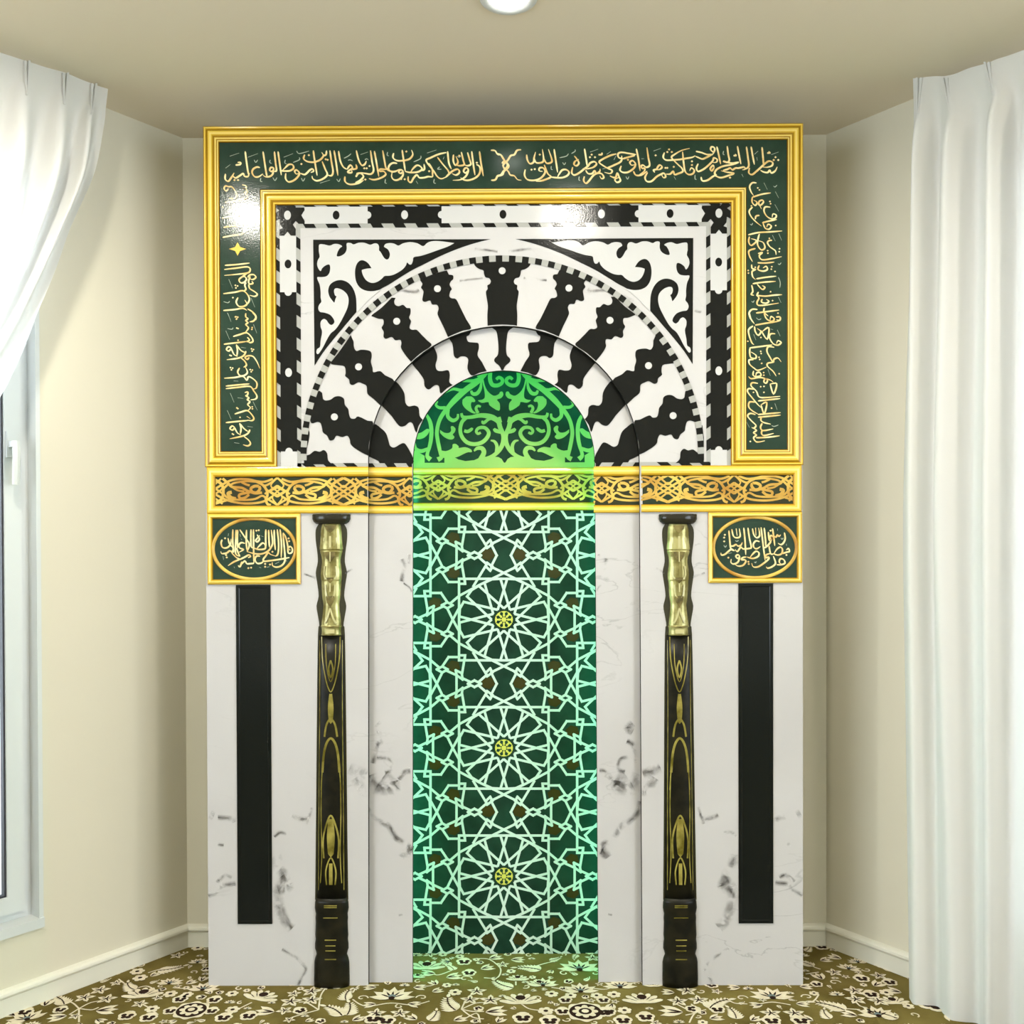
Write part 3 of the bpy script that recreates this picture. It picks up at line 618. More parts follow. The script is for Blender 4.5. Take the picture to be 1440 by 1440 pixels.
cartouche_v(zz(411), zz(635), 'black_line', 'white_print', -1, zz(524))
cartouche_v(zz(635), ZB, 'white_print', None, 1)
corner = [(387, 292), (393, 287), (398, 287), (402, 292), (411, 288), (416, 290), (416, 292), (428, 292), (428.6, 295.5), (424, 303), (428.6, 311), (428.6, 315), (420, 315), (416, 311), (412, 316), (416, 322), (416, 331.5), (409, 331.5), (404.5, 326), (400, 331.5), (393.3, 331.5), (393.3, 323), (398, 321), (394, 316), (393.3, 308), (387.5, 311), (387.5, 300), (393, 296)]
inlay('corner_block', corner, 'black_line', front, 0, 0.0016, holes=((404.5, 303, 4.8, 6.5, 'white_print'),))
# spandrels with white arabesque
SP = (430, 330, 4.966)
def tr(pts, c): return [(c[0]+x/c[2], c[1]+y/c[2]) for x, y in pts]
def pp(t): return [tuple(float(v) for v in q.split(',')) for q in t.split()]
arc = crom(pp('1290,32 1180,60 1060,100 940,150 840,200 740,250 650,305 580,350 515,386 440,450 355,540 270,640 190,735 120,825 62,915'), 3)
inlay('spandrel', tr([(52, 36)]+arc, SP), 'black_line', front, 0, 0.0010, 'black spandrel behind white arabesque')
blob = crom(pp('92,80 100,68 130,70 168,78 200,66 230,68 255,82 238,95 222,125 218,152 245,150 275,130 287,100 287,62 315,60 335,70 370,58 410,58 450,72 480,62 502,66 512,85 512,110 525,125 545,160 565,175 582,165 588,135 575,105 550,88 548,80 560,65 590,60 620,65 648,78 680,62 730,53 780,62 820,82 850,58 890,46 950,48 1037,60'), 3)
blob += crom(pp('1037,60 990,85 920,110 850,135 800,150 755,158 748,185 738,208 722,208 708,195 700,215 680,240 650,262 610,282 580,288 550,290 530,310 500,330 465,338 430,325 405,295 392,255 400,245 430,238 460,236'), 3)[1:]
blob += crom(pp('460,236 440,205 415,185 385,180 360,200 346,240 345,290 355,335 380,372 420,392 470,396 517,386'), 3)[1:] + pp('520,388 440,456 358,545')
blob += crom(pp('355,538 355,490 350,430 330,375 295,335 250,318 205,325 170,350 157,390 165,430 185,460 200,477'), 3)
blob += crom(pp('203,470 208,450 215,432 205,425 198,400 203,380 225,376 260,390 290,420 300,460 292,510 270,560 235,625 205,665 175,690 150,730 125,780 100,820 85,835 75,825 80,800 100,785 105,740 115,680 105,645 105,610 125,590 145,598 160,620 180,632 200,615 195,590 170,560 130,545 100,540 88,515 95,490 110,470 105,440 105,400 98,350 85,320 82,298 110,298 145,292 165,270 172,235 165,210 140,215 115,235 105,255 90,240 80,210 85,180 98,155 92,120'), 3)
inlay('arabesque', tr(blob, SP), 'white_print', front, 0, 0.0018, 'white arabesque foliage')
# voussoirs: traced on the left half, mirrored on the right
C5 = (400, 320, 4.235)
def half_sym(t, c, axis): 
    a = pp(t); a = tr(a, c); return a + [(2*axis-x, y) for x, y in reversed(a)]
VO = [('1165,172 1180,215 1210,240 1240,250 1245,275 1255,298 1280,305 1292,325 1285,345 1268,355 1270,380 1258,400 1265,450 1272,500 1268,560 1270,636', SP)]
def vouss(pts, parent, Y, mirror=True, hole=None):
    for mir in ((1, -1) if mirror else (1,)):
        mb = MB(); pl = plane(Y, 0.0012, mir); mb.prism([pl(*p) for p in pts], (0, 0.0008, 0)); mb.build('voussoir', 'black_line', parent)
        if hole:
            mb = MB(); disc(mb, hole, 4.9, 4.9, plane(Y, 0.0018, mir), n=20); mb.build('inlay_dot', 'white_print', parent)
AX = 706.4
def sm(t, c): return tr(crom(pp(t), 3), c)
cen = tr(crom(pp(VO[0][0]), 3), SP)
arc_top = [(x, 648-math.sqrt(max(0, 191.5**2-(x-AX-2)**2))) for x in (690, 700, AX)]
full = cen + arc_top; full = full + [(2*AX-x, y) for x, y in reversed(full)]
vouss(full, front, 0, False, (706.2, 381))
vouss(sm('985,250 890,275 805,300 800,320 815,345 805,370 822,395 818,430 815,460 835,470 868,460 882,488 915,490 928,515 920,550 930,580 960,640 993,715', SP) + sm('993,715 1040,694 1100,670 1155,655 1120,590 1080,510 1050,452 1020,445 1003,430 1010,395 1020,380 1005,350 1015,325 1030,310 1028,285 1000,280', SP), front, 0, True, (615.3, 406.2))
vouss(sm('600,440 530,510 462,562 475,575 510,588 540,592 543,625 530,650 545,680 543,712 560,728 600,715 625,738 660,735 668,760 665,790 695,840 735,888', SP) + sm('735,888 800,830 878,775 850,740 810,700 775,665 745,665 725,650 735,605 722,580 732,550 730,515 705,512 680,490 650,500 625,490 618,465 628,442', SP), front, 0, True, (558, 452))
vouss(sm('395,640 330,735 280,800 285,815 320,820 358,828 365,865 362,885 385,905 390,930 410,938 440,922 465,930 490,945 495,990 530,1020 572,1060', C5) + sm('572,1060 610,985 655,915 600,880 570,855 530,862 525,835 515,800 520,770 515,740 490,730 455,728 430,735 415,715 412,680', C5), front, 0, True, (504.4, 516))
vouss(sm('225,985 200,975 170,1050 152,1112 160,1165 195,1158 215,1165 225,1195 230,1220 255,1240 270,1268 295,1262 310,1240 345,1248 375,1240 390,1265 395,1290 420,1315 470,1345 500,1358', C5) + sm('500,1358 505,1280 530,1165 495,1150 440,1125 420,1138 395,1135 385,1110 380,1080 360,1055 355,1020 330,1005 300,1008 275,1025 245,1030 230,1020', C5), front, 0, True, (470.4, 586.4))
vouss(sm('118,1410 119,1362 150,1352 180,1330 210,1335 235,1325 255,1345 260,1385 285,1410', C5), front, 0)
vouss(sm('125,1185 150,1220 140,1290 120,1350 116,1260', C5), front, 0)
# toothed ring around the voussoirs
mb = MB(); cxr, cyr = AX, 648.0; nseg = 50
for k in range(nseg):
    a0 = PI*(-0.02) + PI*1.04*k/nseg; a1 = PI*(-0.02) + PI*1.04*(k+0.5)/nseg; a2 = PI*(-0.02) + PI*1.04*(k+1)/nseg
    def rp(a, q):
        el = 1.0 + 0.018*max(0, math.sin(a))
        return (cxr - (275+8.5*q)*el*math.cos(a), cyr - (275+8.5*q)*el*math.sin(a))
    if rp(a0, 0)[1] > 650 or rp(a2, 0)[1] > 650: continue
    for (b0, b1, mi) in ((a0, a1, 0), (a1, a2, 1)):
        mb.face([P1(*p) + Vector((0, -0.0008, 0)) for p in (rp(b0, 0), rp(b1, 0), rp(b1, 1), rp(b0, 1))], mi)
put(mb, 'toothed_ring', ['grey_print', 'black_line'], front, kind='stuff')
# the continuation on the recessed arch board
vouss(sm('975,655 1040,628 1112,605 1100,640 1085,650 1095,680 1130,685 1155,690 1158,720 1150,760 1175,800 1205,856', C5) + sm('1205,856 1160,866 1115,882 1090,840 1095,790 1080,770 1050,768 1030,780 1010,765 1005,720 1000,690', C5), inner, YI)
vouss(sm('750,800 812,748 878,705 905,745 910,780 900,820 910,850 940,855 975,850 985,880 982,920 1003,938', C5) + sm('1003,938 968,958 930,988 920,945 895,940 860,965 835,945 830,905 800,860', C5), inner, YI)
vouss(sm('580,1060 612,985 655,918 690,945 715,990 720,1040 740,1065 775,1060 800,1075 805,1120 824,1145', C5) + sm('824,1145 800,1180 785,1222 765,1170 745,1160 720,1180 690,1185 665,1160 640,1125', C5), inner, YI)
vouss(sm('500,1362 508,1270 530,1172 575,1195 605,1225 620,1270 630,1300 655,1310 690,1290 715,1285 735,1310 760,1355', C5) + sm('760,1355 758,1412 590,1412 560,1390', C5), inner, YI)
cen = sm('1210,583 1240,600 1262,620 1270,660 1275,720 1270,760 1252,780 1252,800 1280,825 1292,850', C5); cen = [(1210/4.235+400, 452)] + cen
vouss(cen + [(2*AX-x, y) for x, y in reversed(cen)], inner, YI, False)
mb = MB()
for sg in (1, -1):
    pl = plane(YI, 0.0016, sg)
    mb.face([pl(*p) for p in ((505, 651.5), (579.5, 651.5), (579.5, 657), (505, 657))], 0)
    for x in (511, 541, 571):
        q = clip([(x, 651.5), (x+13, 651.5), (x+17, 657), (x+4, 657)], (505, 579.5, 600, 700))
        if q: mb.face([pl(*p) + Vector((0, -0.0004, 0)) for p in q], 1)
put(mb, 'border_dash', ['grey_print', 'black_line'], inner, kind='stuff')

# ---------------------------------------------- gold cornice with filigree, crossing all three boards
CELL = [(pp(t), wd) for t, wd in (('440,205 560,245 680,238 800,212 960,210 1080,235 1180,285 1260,330 1350,382', 26), ('440,452 560,520 700,550 900,552 1100,512 1250,445 1350,385', 26), ('375,190 470,262 560,300 640,262 700,245 850,240 1000,262 1060,290', 24),
    ('680,245 590,290 530,370 520,440 545,490 520,560 470,580', 30), ('375,575 470,520 540,478 600,445 700,490 850,505 1050,500 1150,520 1350,578', 24), ('600,400 690,410 760,395 820,372 900,332 1040,318 1095,270 1180,200', 30), ('645,310 632,350 680,400 745,388 762,340 705,308 645,310', 34),
    ('1090,275 1160,340 1172,400 1110,470 980,492', 26), ('780,400 850,408 935,432 920,482 850,472 790,428', 30), ('1045,395 1100,412 1060,468 985,490', 40), ('780,298 830,285 900,252', 26), ('860,382 960,368 1050,312', 22),
    ('375,330 470,382 375,435', 20), ('375,300 500,380 560,420', 22), ('375,460 500,382 560,330', 22), ('1350,300 1230,382 1170,420', 22), ('1350,460 1230,382 1170,330', 22), ('1200,200 1280,270 1350,330', 22), ('1180,560 1280,490 1350,435', 22), ('1350,190 1200,275 1170,385 1200,500 1350,578', 34), ('375,190 470,300 375,380', 18), ('375,575 450,470 375,385', 18))]
def filigree(mb, to3, box, x_start, period, y0, y1, ncell, flip0):
    for c in range(ncell):
        fl = (c+flip0) % 2
        for pts, wd in CELL:
            sx = period/975.0; sy = (y1-y0)/390.0
            q = [((x-375)*sx, (y-190)*sy) for x, y in pts]
            if fl: q = [(period-x, y) for x, y in q]
            q = [(x_start+c*period+x, y0+y) for x, y in q]
            ribbon(mb, q, wd*1.22*(sx+sy)/2, to3, 0, 4, box)
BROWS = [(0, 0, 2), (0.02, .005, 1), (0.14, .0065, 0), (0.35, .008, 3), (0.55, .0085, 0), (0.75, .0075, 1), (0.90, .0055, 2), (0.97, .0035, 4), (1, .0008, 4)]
def bead(x0, x1, zt, zb_, Y, parent, m0=0, m1=0):   # horizontal gold bead from outer edge zt to inner edge zb_; m0, m1: mitre run at either end
    mb = MB()
    for i in range(len(BROWS)-1):
        a, b_ = BROWS[i], BROWS[i+1]; za, zc = zt+(zb_-zt)*a[0], zt+(zb_-zt)*b_[0]
        mb.face([(x0+m0*a[0], Y-a[1], za), (x1+m1*a[0], Y-a[1], za), (x1+m1*b_[0], Y-b_[1], zc), (x0+m0*b_[0], Y-b_[1], zc)], a[2])
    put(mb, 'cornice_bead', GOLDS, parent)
def cornice(Y, xa, xb, parent, xs, per, n, fl, pys, ends):
    zc = [onY(xa if xa < 720 else 1414-xb, p, Y).z for p in pys]
    f0 = plane(Y, 0.0014); x3 = onY(xa, pys[0], Y).x; x4 = onY(xb, pys[0], Y).x; e = 12.5*s
    if ends > 0: x3 = -PW+0.004
    if ends < 0: x4 = PW-0.004
    mb = MB(); mb.face([(x3+.004, Y-0.0006, zc[1]+.004), (x4-.004*(ends != 0), Y-0.0006, zc[1]+.004), (x4-.004*(ends != 0), Y-0.0006, zc[2]-.004), (x3+.004, Y-0.0006, zc[2]-.004)]); put(mb, 'cornice_ground', 'brown_ground', parent)
    m0, m1 = (e if ends > 0 else 0), (-e if ends < 0 else 0)
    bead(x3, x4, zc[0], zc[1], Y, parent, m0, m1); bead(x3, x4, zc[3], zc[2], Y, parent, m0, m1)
    if ends:
        xe, sg = (x3, 1) if ends > 0 else (x4, -1); mb = MB()
        for i in range(len(BROWS)-1):
            a, b_ = BROWS[i], BROWS[i+1]
            q = [(xe+sg*e*r[0], Y-r[1], z0+(z1-z0)*r[0]) for r, z0, z1 in ((a, zc[0], zc[1]), (b_, zc[0], zc[1]), (b_, zc[3], zc[2]), (a, zc[3], zc[2]))]
            mb.face(q, a[2])
        put(mb, 'cornice_end', GOLDS, parent)
    mb = MB()
    dy = 0 if xb < 720 else -4.2
    filigree(mb, f0, (xa+(12 if ends > 0 else 0), xb-(12 if ends < 0 else 0), 600, 760), xs, per, pys[1]+0.5+dy, pys[2]-0.5+dy, n, fl)
    put(mb, 'filigree', 'gold_fade', parent)
PY = (657, 671.5, 711, 722.5)
cornice(0, 291, 518.6, front, 297, 93.1, 4, 1, PY, 1)
cornice(YI, 517, 579.8, inner, 297, 93.1, 4, 1, PY, 0)
cornice(YI, 834.6, 903, inner, 846-93.1, 93.1, 3, 1, PY, 0)
cornice(0, 901.4, 1127, front, 846-93.1, 93.1, 5, 1, PY, -1)
cornice(YB, 552, 862, back, 616.4-94.8, 94.8, 4, 1, (658.5, 668.5, 707, 718.5), 0)

# ---------------------------------------------- dome ornament on the niche back
DO = (560, 510, 9.0); PB = plane(YB, 0.0012)
mb = MB()
STEMS = ['1115,125,55 1000,240,72 850,350,72 720,470,72 640,560,60 560,660,52 512,760,48 490,880,48 500,980,48 520,1080,48 535,1150,42 545,1200,50 500,1228,62', '345,640,30 400,740,48 420,850,52 415,970,50 395,1070,46 372,1140,42 370,1190,50 410,1228,62',
 '780,240,8 870,232,34 960,228,40 1060,190,40', '575,395,8 690,335,34 790,350,40 860,340,40', '500,490,20 478,535,30 520,570,38 600,572,44', '632,590,44 628,680,46 690,732,48 748,705,36 757,650,26',
 '800,640,30 822,690,44 920,690,44 1050,668,56 1180,690,70 1265,745,60 1290,820,58 1325,900,56 1335,960,60 1318,1040,56 1270,1120,52 1190,1185,48 1090,1222,40', '870,690,44 808,750,46 785,850,46 808,940,48 870,1008,50 960,1032,50 1060,1010,50 1128,945,50 1145,880,46 1095,825,44 1020,828,40 988,868,36 1010,900,34 1045,885,30',
 '1265,735,20 1160,712,34 1080,765,40 1062,735,20', '835,862,40 880,872,42 925,845,40 935,825,26', '1010,640,40 985,580,36 1010,548,32 1045,560,26', '1052,225,20 1042,320,38 1000,388,48 945,395,44 922,355,28', '1165,125,52 1162,210,52 1190,278,52 1250,290,50 1308,262,46 1318,215,44 1275,188,42 1240,215,36',
 '960,1120,20 1000,1085,44 1060,1085,56 1085,1140,60 1040,1225,60', '1170,985,16 1220,1000,36 1250,1060,44 1240,1150,44', '1210,835,30 1235,860,50 1300,882,40', '215,1020,12 225,1090,40 290,1120,50 380,1090,40', '1270,690,52 1290,760,50']
LEAVES = ['1080,210 1100,300 1140,370 1210,420 1270,400 1290,370 1320,370 1330,410 1300,450 1250,470 1285,520 1275,610 1160,545 1140,500 1060,510 1010,480 1060,470 1095,440 1090,350 1060,230', '860,430 930,430 975,480 960,500 930,500 920,540 940,600 985,640 940,640 860,590 815,530 815,470',
 '530,850 580,885 640,890 670,860 665,815 690,803 725,835 715,880 690,910 712,940 690,970 640,970 580,940 530,890', '235,900 300,880 360,840 395,850 380,900 330,950 270,970 225,965', '510,1100 600,1120 680,1085 690,1035 730,1030 765,1060 770,1080 850,1070 920,1098 930,1132 880,1135 820,1160 760,1190 690,1205 560,1205']
for mir in (1, -1):
    to = lambda x, y: (lambda p: Vector((mir*p.x, p.y, p.z)))(PB(DO[0]+x/9, DO[1]+y/9))
    for t in STEMS: ribbon(mb, pp(t), 40, to, 0, 5)
    for t in LEAVES:
        tl = lifted(to); mb.face([tl(*p) for p in crom(pp(t), 3)], 0)
    for t in ('80,1345 80,1268 1360,1268 1360,1345', '80,1270 80,1120 215,1110 335,1180 335,1270', '585,1270 585,1160 690,1185 760,1225 850,1246 960,1235 1040,1200 1110,1190 1210,1190 1270,1196 1310,1220 1335,1262 1350,1270', '1100,60 1120,120 1110,180 1000,180 980,140'): 
        tl = lifted(to); mb.face([tl(*p) for p in pp(t)], 0)
put(mb, 'dome_ornament', 'dome_gold', back, 'gold scrolling foliage under the green-lit arch')

# ---------------------------------------------- star lattice on the niche back
LC = (600, 780, 6.545)
CXL, CYL, HX, HY = 708.5, 871.2, 166.0, 90.2
def lat_strokes():
    st = []
    for k in range(12):
        c = math.radians(15+30*k)
        q = []
        for da, r in ((-42, 109), (-10.7, 376), (0, 384), (10.7, 376), (42, 109)):
            a = c+math.radians(da); q.append((1.09*r*math.sin(a), -r*math.cos(a)))
        st.append(q)
    def add(t):
        q = [(x-710, y-597) for x, y in pp(t)]
        for sx in (1, -1):
            for sy in (1, -1): st.append([(sx*x, sy*y) for x, y in q])
    add('710,222 298,222 298,597')
    for t in ('268,130 275,85 332,45 322,105 268,130', '545,108 556,75 605,110 585,147 545,108', '380,6.6 440,-24 500,6.6 440,37 380,6.6', '140,465 190,438 240,465 190,494 140,465', '298,222 350,222 354,268 298,268',
              '180,128 275,85', '328,58 400,24', '275,6.6 275,90', '326,100 354,268', '480,24 548,84', '595,112 710,168 480,282 300,378 225,442', '645,6.6 600,95', '545,100 430,290', '240,597 190,494', '240,597 310,470', '190,438 132,352 50,352'): add(t)
    return st
ST = lat_strokes()
BOX = (552, 862, 718, 1344); seen = set(); drawn = set()
mb = MB()
for cx_, cy_ in [(CXL, CYL+2*HY*k) for k in range(-1, 4)] + [(CXL+sg*HX, CYL+HY+2*HY*k) for sg in (1, -1) for k in range(-2, 3)]:
    for q in ST:
        for a, b_ in zip(q, q[1:]):
            a, b_ = (cx_+a[0]/6.545, cy_+a[1]/6.545), (cx_+b_[0]/6.545, cy_+b_[1]/6.545)
            key = tuple(sorted(((round(a[0]/2), round(a[1]/2)), (round(b_[0]/2), round(b_[1]/2)))))
            if key in drawn: continue
            drawn.add(key); l = math.hypot(b_[0]-a[0], b_[1]-a[1]) or 1; ex = (b_[0]-a[0])/l*1.5, (b_[1]-a[1])/l*1.5
            ribbon(mb, [(a[0]-ex[0], a[1]-ex[1]), (b_[0]+ex[0], b_[1]+ex[1])], 3.4, PB, 0, 1, BOX)
    for (kx, ky) in ((245, 165), (80, 448), (565, 15)):
        for sx in (1, -1):
            for sy in (1, -1):
                x0_, y0_ = cx_+sx*(kx-710)/6.545, cy_+sy*(ky-597)/6.545
                if not (560 < x0_ < 856 and 722 < y0_ < 1340) or (round(x0_/4), round(y0_/4)) in seen: continue
                seen |= {(round(x0_/4)+i_, round(y0_/4)+j_) for i_ in (-1, 0, 1) for j_ in (-1, 0, 1)}
                br = MB(); disc(br, (x0_, y0_), 10.0, 9.0, plane(YB, 0.0005), 0, 6, 0.3, BOX)
                put(br, 'kite_tile', 'brown_tile', back)
put(mb, 'star_lattice', 'lattice_white', back, 'white twelve-pointed star lattice')
for k in range(3):
    c = (CXL+0.2, CYL+2*HY*k); rb = MB()
    pl = lambda e: plane(YB, e)
    q = []
    for i in range(24):
        r = 15.0 if i % 2 == 0 else 10.5; q.append((c[0]+r*1.06*math.cos(i*PI/12), c[1]+r*math.sin(i*PI/12)))
    rb.face([pl(0.0018)(*p) for p in q], 1); disc(rb, c, 12.6, 12.0, pl(0.0022), 0, 24, lift=False)
    for i in range(8):
        a = i*PI/4+PI/8
        rb.face([pl(0.0026)(c[0]+r*math.cos(a+d), c[1]+r*math.sin(a+d)) for r, d in ((4.6, 0), (9.6, 0.28), (11.8, 0), (9.6, -0.28))], 1)
        disc(rb, (c[0]+4.2*math.cos(a), c[1]+4.2*math.sin(a)), 1.2, 1.2, pl(0.0029), 1, 6, lift=False)
    disc(rb, c, 2.2, 2.2, pl(0.0032), 0, 8, lift=False)
    put(rb, 'rosette', ['rosette_gold', 'green_niche'], back, 'gold rosette at the heart of a lattice star')

# ---------------------------------------------- oval script plaques
def plaque(x0, x1, y0, y1, text, ox, oy, sc):
    A, B = onY(x0, y0), onY(x1, y1); L_, R_, T_, B_ = A.x, B.x, A.z, B.z
    root = empty('script_plaque'); root.parent = mihrab
    root['label'] = 'gold framed oval plaque of gold script'
    rect = [(L_, B_), (L_, T_), (R_, T_), (R_, B_)]
    mb = MB(); mb.face([(x, -0.0008, z) for x, z in offset_loop(rect, 4*s)]); mb.build('plaque_ground', 'green_ground', root)
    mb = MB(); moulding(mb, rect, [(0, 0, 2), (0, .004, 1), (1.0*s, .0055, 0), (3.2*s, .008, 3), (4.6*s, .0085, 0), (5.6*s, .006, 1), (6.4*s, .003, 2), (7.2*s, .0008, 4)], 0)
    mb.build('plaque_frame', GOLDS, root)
    mb = MB(); cx_, cz_ = (L_+R_)/2, (T_+B_)/2; a, b_ = (R_-L_)/2-5.0*s, (T_-B_)/2-4.6*s; n = 64; prof = [(0, .0012, 2), (0.6*s, .004, 0), (4.0*s, .0045, 0), (4.9*s, .0012, 4)]
    for i in range(3):
        for k in range(n):
            q = []
            for (o_, h_), t in (((prof[i][0], prof[i][1]), k), ((prof[i][0], prof[i][1]), k+1), ((prof[i+1][0], prof[i+1][1]), k+1), ((prof[i+1][0], prof[i+1][1]), k)):
                an = 2*PI*t/n; q.append((cx_+(a-o_)*math.cos(an), -h_, cz_+(b_-o_)*math.sin(an)))
            mb.face(q, prof[i][2])
    mb.build('oval_ring', ['gold_fade', 'gold_mid', 'gold_deep', 'gold_pale', 'gold_line'], root, smooth=True)
    mb = MB(); script(mb, text, ox, oy, sc, 26, plane(0, 0.0016), 17); mb.build('calligraphy', ['script_gold', 'script_mark'], root)
plaque(292, 423.5, 722.5, 821.5, TI, 290, 720, 10.286)
plaque(995.5, 1127.5, 720.5, 819.5, TJ, 990, 720, 10.286)

# ---------------------------------------------- tall black panels
for mir in (1, -1):
    a, b_ = onY(332, 822.5), onY(383, 1299); x0, x1 = sorted((mir*a.x, mir*b_.x))
    rect = [(x0, b_.z), (x0, a.z), (x1, a.z), (x1, b_.z)]
    mb = MB(); moulding(mb, rect, [(0, 0, 0), (0, .0025, 0), (4*s, .0025, 0), (5*s, .0012, 0)], 0)
    i_ = offset_loop(rect, 5*s); mb.face([(p.x, -0.0012, p.y) for p in i_])
    o = mb.build('black_panel', 'black_panel', mihrab); o['label'] = 'tall narrow glossy black panel'

# ---------------------------------------------- columns in low relief
def column(xc_top, xc_bot, mirlab):
    root = empty('column'); root.parent = mihrab; root['label'] = 'column with gold upper shaft and dark lower shaft'
    def cxz(py): return onY(xc_top+(xc_bot-xc_top)*(py-737)/(1385-737), py)
    def lathe(prof, mats, name, depth=0.55, n=14, fac=False, yb=0.0):
        mb = MB(); rows = []
        for py, hw in prof:
            c = cxz(py); r = hw*s
            rows.append([Vector((c.x - r*math.cos(PI*k/n), -yb - r*depth*math.sin(PI*k/n), c.z)) for k in range(n+1)])
        for i in range(len(rows)-1):
            for k in range(n): mb.face([rows[i][k], rows[i][k+1], rows[i+1][k+1], rows[i+1][k]], 0)
        mb.face(rows[0]); mb.face(rows[-1])
        return mb.build(name, mats, root, smooth=not fac)
    # printed soft shadow, a dark strip that widens and narrows with the baluster
    L_, R_ = [], []
    for py, hw in crom([(737, 18), (745, 22), (760, 22), (775, 20), (790, 19), (805, 22), (820, 20), (838, 18), (852, 21), (866, 19), (880, 17), (892, 19), (1000, 20.5), (1150, 22), (1265, 23.5)], 3):
        c = cxz(py); L_.append((c.x-hw*s, -0.0008, c.z)); R_.append((c.x+hw*s, -0.0008, c.z))
    mb = MB()
    for i in range(len(L_)-1): mb.face([L_[i], R_[i], R_[i+1], L_[i+1]])
    mb.build('column_shadow', 'shadow_print', root)
    lathe([(723, 26), (724, 27), (730, 27), (734, 25), (737, 21)], 'capital_dark', 'capital', 0.45)
    g = crom([(737, 13), (741, 14.2), (748, 15), (753, 15.2), (764, 16), (772, 16.8), (774, 15.6), (776, 16.2), (783, 14), (791, 13.4), (800, 14.6), (808, 15.2), (815, 15.0), (817, 14.4), (826, 14), (838, 13.2), (846, 12), (852, 11.6), (862, 12.6), (872, 13.8), (879, 14.2)], 2)
    lathe(g, 'column_gold', 'upper_shaft', 0.6, 10, True)
    lathe([(879, 14.4), (880.5, 15), (882, 14.2), (886, 13.8), (891, 14), (893, 14.6)], 'column_gold', 'shaft_ring', 0.6)
    mb = MB()                                 # pale strips: highlights on the gold put into the colour, mirrored about the axis
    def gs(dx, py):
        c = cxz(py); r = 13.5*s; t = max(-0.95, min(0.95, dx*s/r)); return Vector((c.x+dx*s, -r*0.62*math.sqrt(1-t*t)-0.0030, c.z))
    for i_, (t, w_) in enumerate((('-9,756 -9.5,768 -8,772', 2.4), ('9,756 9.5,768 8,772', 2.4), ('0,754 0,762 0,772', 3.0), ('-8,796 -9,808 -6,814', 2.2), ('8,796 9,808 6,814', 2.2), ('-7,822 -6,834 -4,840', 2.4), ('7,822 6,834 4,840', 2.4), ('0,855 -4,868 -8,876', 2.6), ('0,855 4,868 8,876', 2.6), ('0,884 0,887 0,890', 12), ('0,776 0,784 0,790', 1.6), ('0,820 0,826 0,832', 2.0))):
        mb = MB(); ribbon(mb, pp(t), w_, gs, 0, 3); mb.build('shaft_highlight', 'column_pale', root)
    for (pa, pb, wd_) in ((739, 750, 8), (776, 791, 8), (812, 820, 5), (838, 854, 6), (880, 882, 14)):          # darker inset facets
        mb = MB(); c = [cxz(p) for p in (pa, (pa+pb)/2, pb)]
        mb.face([(c[0].x-wd_*s, -0.0195, c[0].z), (c[0].x+wd_*s, -0.0195, c[0].z), (c[1].x+wd_*0.8*s, -0.0200, c[1].z), (c[2].x, -0.0190, c[2].z), (c[1].x-wd_*0.8*s, -0.0200, c[1].z)])
        mb.build('shaft_facet', 'column_bronze', root)
    lathe([(893, 17.5), (950, 18.2), (1050, 19.2), (1150, 20.2), (1262, 21.5)], 'column_dark', 'lower_shaft', 0.30)
    base = []
    for i, (a, hw) in enumerate([(1262, 22), (1268, 23.5), (1276, 24), (1282, 23), (1284, 22.4), (1290, 23), (1296, 22.6), (1306, 23), (1314, 23.4), (1320, 22.8), (1326, 23.6), (1333, 23.8), (1337, 22.4), (1341, 21.5), (1346, 23.5), (1352, 24.8), (1362, 25), (1376, 25.2), (1386, 25)]): base.append((a, hw))
    lathe(base, 'column_dark', 'column_base', 0.42)
    # nested flame-shaped veins on the lower shaft
    def surf(dx, py):
        c = cxz(py); r = (17.5+4*(py-893)/369)*s; t = max(-0.98, min(0.98, dx*s/r))
        return Vector((c.x+dx*s, -r*0.30*math.sqrt(1-t*t)-0.0010, c.z))
    mb = MB()
    V = [('-13,895 -12,925 -8,950 -4,965 0,972 4,965 8,950 12,925 13,895', 1.6), ('-7,905 -6,935 0,958 6,935 7,905', 1.2), ('0,975 -2,995 0,1015 2,995 0,975', 4), ('-9,1035 -6,1018 0,1010 6,1018 9,1035', 2.6), ('-12,1085 -10,1060 -6,1044 0,1037 6,1044 10,1060 12,1085', 3.2), ('-14,1110 -12,1080 -8,1052', 1.5), ('14,1110 12,1080 8,1052', 1.5), ('-13,1090 -14,1140 -13,1200 -15,1240', 1.3), ('13,1090 14,1140 13,1200 15,1240', 1.3),
         ('-10,1205 -11,1180 -7,1160 0,1145 7,1160 11,1180 10,1205', 2.4), ('0,1150 -2,1175 0,1200 2,1175 0,1150', 7), ('-6,1242 -7,1222 0,1204 7,1222 6,1242', 2.0), ('0,1212 0,1225 0,1242', 5), ('-16,900 -16,1000 -17,1100 -18,1250', 0.9), ('16,900 16,1000 17,1100 18,1250', 0.9), ('0,928 -3,940 0,952 3,940 0,928', 2.2)]
    for t, wd_ in V: ribbon(mb, pp(t), wd_, surf, 0, 5)
    mb.build('shaft_vein', 'column_vein', root)
    for py, hw in ((1270, 9), (1272.5, 9), (1287, 10), (1318, 8), (1326, 7), (1333, 7), (1345, 8)):  # glints on the base rings, put in as pale bars
        mb = MB(); c = cxz(py); mb.box(c.x-hw*s, c.x+hw*s, -0.0212, -0.0200, c.z-0.0012, c.z+0.0012); mb.build('base_glint', 'column_vein', root)
column(466, 466.7, 1); column(953.3, 956.6, -1)

